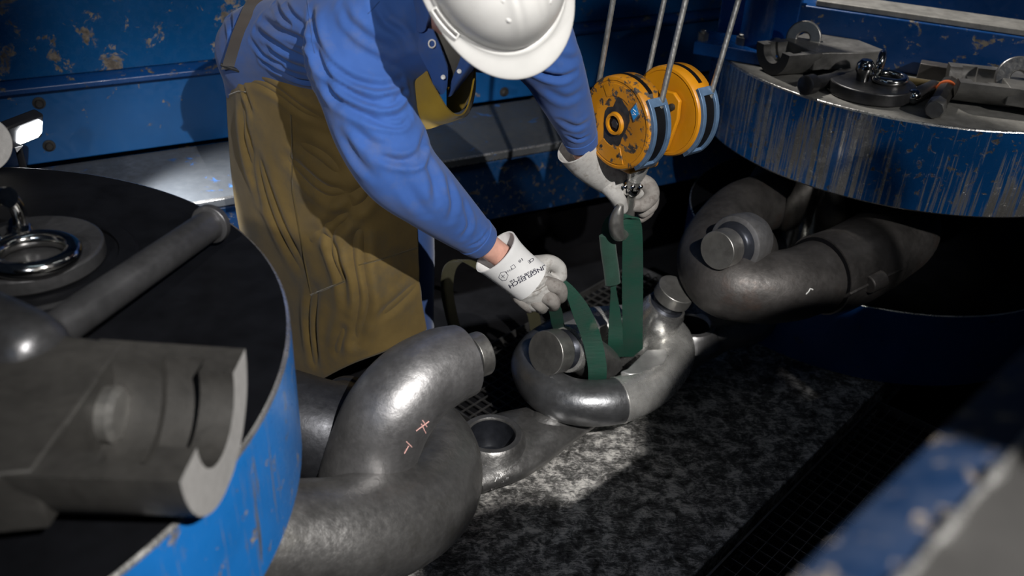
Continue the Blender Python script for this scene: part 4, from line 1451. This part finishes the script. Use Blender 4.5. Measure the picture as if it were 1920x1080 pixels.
# leather apron skirt
AG = [
    [(424, 134, 2.41), (446, 124, 2.29), (520, 142, 2.19), (600, 163, 2.15), (680, 185, 2.15), (760, 208, 2.19)],
    [(427, 220, 2.43), (458, 222, 2.31), (530, 235, 2.21), (610, 250, 2.18), (690, 270, 2.18), (772, 290, 2.24)],
    [(435, 330, 2.47), (470, 340, 2.37), (540, 345, 2.25), (620, 350, 2.17), (700, 360, 2.17), (780, 380, 2.25)],
    [(450, 430, 2.47), (490, 440, 2.37), (560, 450, 2.25), (640, 460, 2.16), (710, 460, 2.17), (784, 456, 2.27)],
    [(480, 560, 2.46), (520, 570, 2.36), (575, 565, 2.24), (650, 560, 2.15), (720, 555, 2.17), (788, 545, 2.27)],
    [(500, 720, 2.42), (545, 735, 2.33), (600, 712, 2.23), (660, 682, 2.16), (730, 655, 2.18), (800, 618, 2.27)],
]
apr = thing('apron', '', '', pel)
apr.parent = pb
apr.matrix_parent_inverse = Matrix.Identity(4)
apr.location = pel - WL[pb]
for k in ('label', 'category'):
    if k in apr:
        del apr[k]
skirt = obj('skirt', MB().sheet(patch(AG, 110, 120), .004), M['apron'], apr, sharp=0)
AF = [
    ([(452, 152), (480, 152), (520, 172), (565, 205), (605, 225)], .006, .012), ([(455, 158), (466, 190), (474, 215)], .005, .008),
    ([(583, 450), (638, 412), (673, 374), (683, 345)], .012, .018), ([(545, 300), (600, 350), (655, 366), (690, 362)], .012, .02),
    ([(560, 270), (610, 300), (650, 350)], .008, .02),
    ([(617, 429), (630, 480), (647, 530), (652, 590)], .014, .016), ([(672, 420), (672, 500), (681, 570), (664, 640)], .018, .018),
    ([(470, 260), (500, 350), (530, 430), (565, 500)], .012, .025), ([(455, 200), (470, 300), (490, 380)], .010, .016),
    ([(590, 540), (585, 600), (590, 680)], .012, .018), ([(700, 600), (740, 570), (784, 530)], .006, .016), ([(630, 660), (650, 600)], .01, .015),
]
folds(skirt, AF)
T_ap = bvh(skirt)
sm = strokes(T_ap, [[(546, 215), (548, 260), (549, 356), (560, 420), (572, 490), (583, 548)]], .001, 4)
if sm:
    stamp('side_seam', sm, apr, M['seam'], .0022)
sm = strokes(T_ap, [[(583, 553), (615, 540), (647, 527)], [(672, 497), (720, 484), (783, 464)]], .001, 4)
if sm:
    stamp('cross_seam', sm, apr, M['seam'], .0025)
band = strokes(T_ap, [[(447, 140), (520, 158), (600, 184), (620, 192)]], .001, 5)
sm = strokes(T_ap, [[(430, 178), (447, 171), (462, 172)]], .0006, 4)
if sm:
    stamp('band_seam', sm, apr, M['seam'], .0016)
# bib hanging forward
bibG = [[(796, 122, 1.93), (806, 148, 1.90), (821, 174, 1.875), (840, 204, 1.86), (858, 216, 1.865), (873, 207, 1.89), (884, 172, 1.93), (890, 118, 1.97), (868, 120, 2.04), (838, 130, 2.07)],
        [(778, 146, 1.95), (790, 170, 1.915), (805, 195, 1.885), (830, 215, 1.868), (856, 219, 1.872), (874, 210, 1.895), (885, 180, 1.935), (890, 140, 1.975), (868, 150, 2.045), (838, 160, 2.07)],
        [(763, 170, 1.97), (775, 195, 1.93), (788, 215, 1.90), (820, 226, 1.88), (854, 222, 1.88), (875, 213, 1.90), (886, 188, 1.94), (890, 150, 1.98), (868, 185, 2.05), (838, 190, 2.07)],
        [(763, 200, 1.98), (776, 220, 1.945), (797, 241, 1.91), (830, 232, 1.89), (856, 224, 1.885), (875, 215, 1.905), (886, 192, 1.945), (890, 156, 1.985), (868, 205, 2.055), (838, 212, 2.07)]]
obj('bib', MB().sheet(patch(bibG, 90, 24), .004), M['bib'], apr)
# shoulder strap with buckle
def onshirt(px, py, lift):
    h = hit(T_shirt, px, py, lift)
    return h if h is not None else Y(px, py, 2.3)


def strap(name, pxs, hw, mat, parent, lift=.005):
    P = np.array([onshirt(a, c_, lift) for a, c_ in pxs])
    wv = np.array([CR * hw - CU * hw * .0 for _ in pxs])
    return obj(name, MB().ribbon(P, wv, .003, 60), mat, parent)


strap('shoulder_strap', [(492, -14), (480, 8), (468, 35), (456, 62), (447, 88), (439, 112), (434, 128)], .022, M['webbing'], apr)
p = onshirt(437, 126, .008)
obj('buckle', MB().tube([p - CR * .024 + CU * .010, p + CR * .024 - CU * .006], .005, 12), M['rod'], apr)
P = [Y(785, 62, 1.90), Y(788, 90, 1.90), Y(793, 128, 1.92)]
obj('bib_strap', MB().ribbon(P, [CR * .012] * 3, .003, 20), M['webbing'], apr)

# ------------------------------------------------------------------ helmet
hel = thing('helmet', '', '', hc)
hel.parent = pb
hel.location = hc - WL[pb]
for k in ('label', 'category'):
    if k in hel:
        del hel[k]
na, ne = 96, 30
A = np.linspace(0, 2 * math.pi, na, endpoint=False)      # angle: 0 = front


def shell_pt(a, e, k=1.0):
    rx, ry, rz = .121, (.148 if math.cos(a) > 0 else .142), .142
    ce = math.cos(e) ** .80
    x = rx * math.sin(a) * ce
    y = ry * math.cos(a) * ce
    z = rz * math.sin(e) ** .95
    # crown ridges along the length
    rid = .009 * (1 / (1 + math.exp((abs(x) - .030) / .0035))) * min(1, math.sin(e) * 1.6 + 0.05)
    rid += -.005 * math.exp(-((abs(x) - .019) / .004) ** 2) * min(1, math.sin(e) * 1.6)
    z += rid
    return hd(x * k, y * k, z * k + .012)


def brim_w(a):
    fr = max(0, math.cos(a))
    return .013 + .036 * fr ** 2.2 + .006 * max(0, -math.cos(a)) ** 2


rows = []
for e in np.linspace(math.pi / 2 - .03, 0.0, ne):
    rows.append([shell_pt(a, e) for a in A])
for s, dz in ((.0, .010), (.12, .009), (.16, .004), (.5, .000), (.96, -.007), (1.0, -.010), (.98, -.0125), (.5, -.006), (.1, -.001), (0, .002)):
    r = []
    for a in A:
        w = brim_w(a) * s + .003
        fr = max(0, math.cos(a)) ** 2
        ry = .148 if math.cos(a) > 0 else .142
        r.append(hd((.121 + w) * math.sin(a), (ry + w) * math.cos(a), .012 + dz * 1.0 - fr * s * .012 - .006))
    rows.append(r)
for e in np.linspace(0.02, math.pi / 2 - .05, 12):
    rows.append([shell_pt(a, e, .97) for a in A])
hb = MB().rings(np.array(rows))
obj('helmet_shell', hb, M['helmet'], hel, sharp=60, sub=1)
for s in (-1, 1):
    # accessory slot on each side
    def sp(a_, off, dz):
        return hd(s * (.121 + off) * math.sin(a_), (.148 + off) * math.cos(a_), .0135 + dz)
    aa = np.linspace(1.02, 1.42, 9)
    c = [sp(a_, .004, .004) for a_ in aa] + [sp(a_, .0125, -.001) for a_ in aa[::-1]]
    obj('slot_frame', MB().tube(np.array(c), .0026, 8, closed=True), M['helmet'], hel)
    obj('slot_recess', MB().tube(np.array([sp(a_, .008, .0005) for a_ in aa]), .0032, 8), M['dark_grease'], hel)
    for y in (.0, .032, .064, .094):
        zt = .142 * math.sqrt(max(0, 1 - (y / .150) ** 2 - (.036 / .125) ** 2)) + .012
        b = MB()
        ball(b, hd(s * .038, y, zt + .001), (.006, .010, .004), hr, hf, hu, 14)
        obj('vent_hood', b, M['helmet'], hel)
        b = MB()
        ball(b, hd(s * .032, y, zt + .0025), (.003, .008, .003), hr, hf, hu, 12)
        obj('vent_hole', b, M['dark_grease'], hel)

# ------------------------------------------------------------------ gloves


def shell_tube(b, path, rad, t_, k=40, n=30, sq=1.0, up=None, open_cap1=True):
    P = spline(path, n)
    R = spline(np.asarray(rad)[:, None], n)[:, 0]
    P2 = np.concatenate([P, P[::-1]])
    T = np.array([unit(P[min(i + 1, n - 1)] - P[max(i - 1, 0)]) for i in range(n)])
    u0 = unit(up)
    rg = []
    for i in list(range(n)) + list(range(n - 1, -1, -1)):
        inner = len(rg) >= n
        nn = unit(u0 - T[i] * (u0 @ T[i]))
        bb = np.cross(T[i], nn)
        r = R[i] - (t_ if inner else 0)
        t = np.linspace(0, 2 * math.pi, k, endpoint=False)
        rg.append(P[i] + r * (np.cos(t)[:, None] * nn * sq + np.sin(t)[:, None] * bb))
    b.rings(np.array(rg), closed=True)
    return b


GR = thing('glove', '', '', haR)
GL = thing('glove', '', '', haL)
for g, h_ in ((GR, haR), (GL, haL)):
    g.parent = pb
    g.location = h_ - WL[pb]
    for k in ('label', 'category'):
        if k in g:
            del g[k]
cuff = obj('cuff', shell_tube(MB(), [Y(929, 472, 1.975), Y(945, 487, 1.98), Y(968, 507, 1.985), Y(995, 528, 1.99)], [.0655, .0605, .0575, .058], .004, up=CF, sq=.85), M['cuff'], GR)
b = MB()
chain(b, [Y(975, 515, 2.0), Y(1000, 538, 2.0), Y(1022, 545, 2.01)], [.056, .054, .046], 16, 24)
chain(b, [Y(975, 552, 1.99), Y(1000, 560, 1.985), Y(1026, 560, 1.99)], [.026, .034, .028], 12)
chain(b, [Y(1005, 500, 2.02), Y(1030, 492, 2.03), Y(1048, 502, 2.035), Y(1052, 518, 2.03)], [.030, .021, .019, .0165], 20)
palm = obj('palm', b, M['glove'], GR, remesh=.0035, smooth=6)
apply_mods(palm)
fing = [([(1024, 532, 1.985), (1048, 540, 1.985), (1051, 556, 2.0), (1042, 560, 2.03)], [.021, .019, .0175, .015]),
        ([(1010, 550, 1.975), (1034, 562, 1.968), (1038, 572, 1.99), (1028, 572, 2.03)], [.021, .019, .017, .015]),
        ([(994, 558, 1.972), (1012, 571, 1.965), (1016, 578, 1.985), (1008, 576, 2.02)], [.020, .018, .016, .014]),
        ([(974, 558, 1.972), (987, 571, 1.968), (992, 577, 1.985), (986, 574, 2.01)], [.018, .0165, .015, .013])]
for P, R in fing:
    b = MB()
    chain(b, [Y(*q) for q in P], R, 24)
    o = obj('finger', b, M['glove2'], GR, remesh=.003, smooth=3)
    apply_mods(o)
T_palm = bvh(palm)
folds(palm, [([(955, 548), (985, 552), (1012, 540), (1035, 522)], .003, .004), ([(975, 535), (976, 555)], .004, .004), ([(1000, 520), (1004, 545)], .004, .004), ([(1012, 512), (1030, 520)], .003, .004), ([(960, 530), (965, 548)], .004, .004)], T_palm)
T_palm = bvh(palm)
sm = strokes(T_palm, [[(955, 551), (985, 554), (1012, 543), (1034, 527)]], .0005, 3)
if sm:
    stamp('seam', sm, GR, M['glove2'], .0012)
T_cuff = bvh(cuff)


def print_on(T, text, org, xd, hpx, parent, mat, name='print'):
    cu = bpy.data.curves.new('t', 'FONT')
    cu.body = text
    cu.size = 1.0
    cu.offset = 0.022
    cu.resolution_u = 2
    to = bpy.data.objects.new('t', cu)
    COL.objects.link(to)
    dg = bpy.context.evaluated_depsgraph_get()
    dg.update()
    me = bpy.data.meshes.new_from_object(to.evaluated_get(dg))
    co = np.array([tuple(v.co) for v in me.vertices])
    fs = [tuple(p.vertices) for p in me.polygons]
    bpy.data.objects.remove(to)
    L_ = math.hypot(*xd)
    ux = np.array(xd) / L_
    uy = np.array([-ux[1], ux[0]]) * -1
    uy = np.array([ux[1], -ux[0]])          # text up in picture coordinates (y down)
    wpx = co[:, 0].max() - co[:, 0].min()
    out = []
    for x, y, _ in co:
        q = np.array(org) + ux * (x - co[:, 0].min()) / wpx * L_ + uy * y * hpx
        h = hit(T, q[0], q[1], .0006)
        out.append(h if h is not None else V3(np.nan, 0, 0))
    out = np.array(out)
    bad = np.isnan(out[:, 0])
    fs = [f for f in fs if not any(bad[i] for i in f)]
    out[bad] = out[~bad][0] if (~bad).any() else haR
    b = MB().add(out, fs)
    return obj(name, b, mat, parent, sharp=0)


print_on(T_cuff, 'JUNGFLEISCH', (1027, 493), (-74, 41), 11, GR, M['ink'])
print_on(T_cuff, '0338 35 10', (1003, 503), (-48, 24), 5, GR, M['ink'])
print_on(T_cuff, 'CE', (999, 483), (-10, 7), 8, GR, M['ink'])
print_on(T_cuff, '10', (978, 484), (-7, 5), 7, GR, M['ink'])
print_on(T_cuff, '2121', (960, 503), (-12, 6), 4.5, GR, M['ink'])
pic = [[(935, 520), (939, 511), (947, 509), (953, 516), (949, 525), (942, 526), (935, 520)], [(940, 515), (946, 521)], [(946, 515), (940, 521)], [(957, 500), (963, 496), (967, 501), (961, 505), (957, 500)]]
sm = strokes(T_cuff, pic, .0004, 2)
if sm:
    stamp('pictogram', sm, GR, M['ink'], .0006)

# left glove
cuffL = obj('cuff', shell_tube(MB(), [Y(1081, 272, 2.14), Y(1103, 300, 2.165), Y(1135, 326, 2.195), Y(1154, 338, 2.21)], [.057, .053, .049, .046], .004, up=CF, sq=.85), M['glove'], GL)
b = MB()
chain(b, [Y(1140, 332, 2.21), Y(1172, 345, 2.235), Y(1196, 352, 2.245)], [.042, .046, .036], 16, 24)
chain(b, [Y(1142, 345, 2.18), Y(1156, 366, 2.17), Y(1166, 390, 2.185)], [.030, .024, .018], 18)
palmL = obj('palm', b, M['glove'], GL, remesh=.0035, smooth=5)
apply_mods(palmL)
fing = [([(1190, 338, 2.225), (1214, 346, 2.225), (1222, 366, 2.215), (1206, 384, 2.205), (1190, 386, 2.205)], [.023, .022, .021, .019, .017]),
        ([(1196, 352, 2.245), (1219, 362, 2.25), (1221, 384, 2.24), (1206, 398, 2.23)], [.022, .021, .019, .016]),
        ([(1198, 366, 2.26), (1216, 378, 2.265), (1215, 396, 2.255), (1202, 408, 2.245)], [.020, .019, .017, .015]),
        ([(1196, 376, 2.27), (1208, 390, 2.275), (1206, 404, 2.265), (1196, 413, 2.255)], [.018, .017, .015, .013])]
for P, R in fing:
    b = MB()
    chain(b, [Y(*q) for q in P], R, 24)
    o = obj('finger', b, M['glove2'], GL, remesh=.003, smooth=3)
    apply_mods(o)
T_pl = bvh(palmL)
sm = strokes(T_pl, [[(1128, 345), (1140, 330), (1158, 318)]], .0005, 3)
if sm:
    stamp('seam', sm, GL, M['glove2'], .0012)
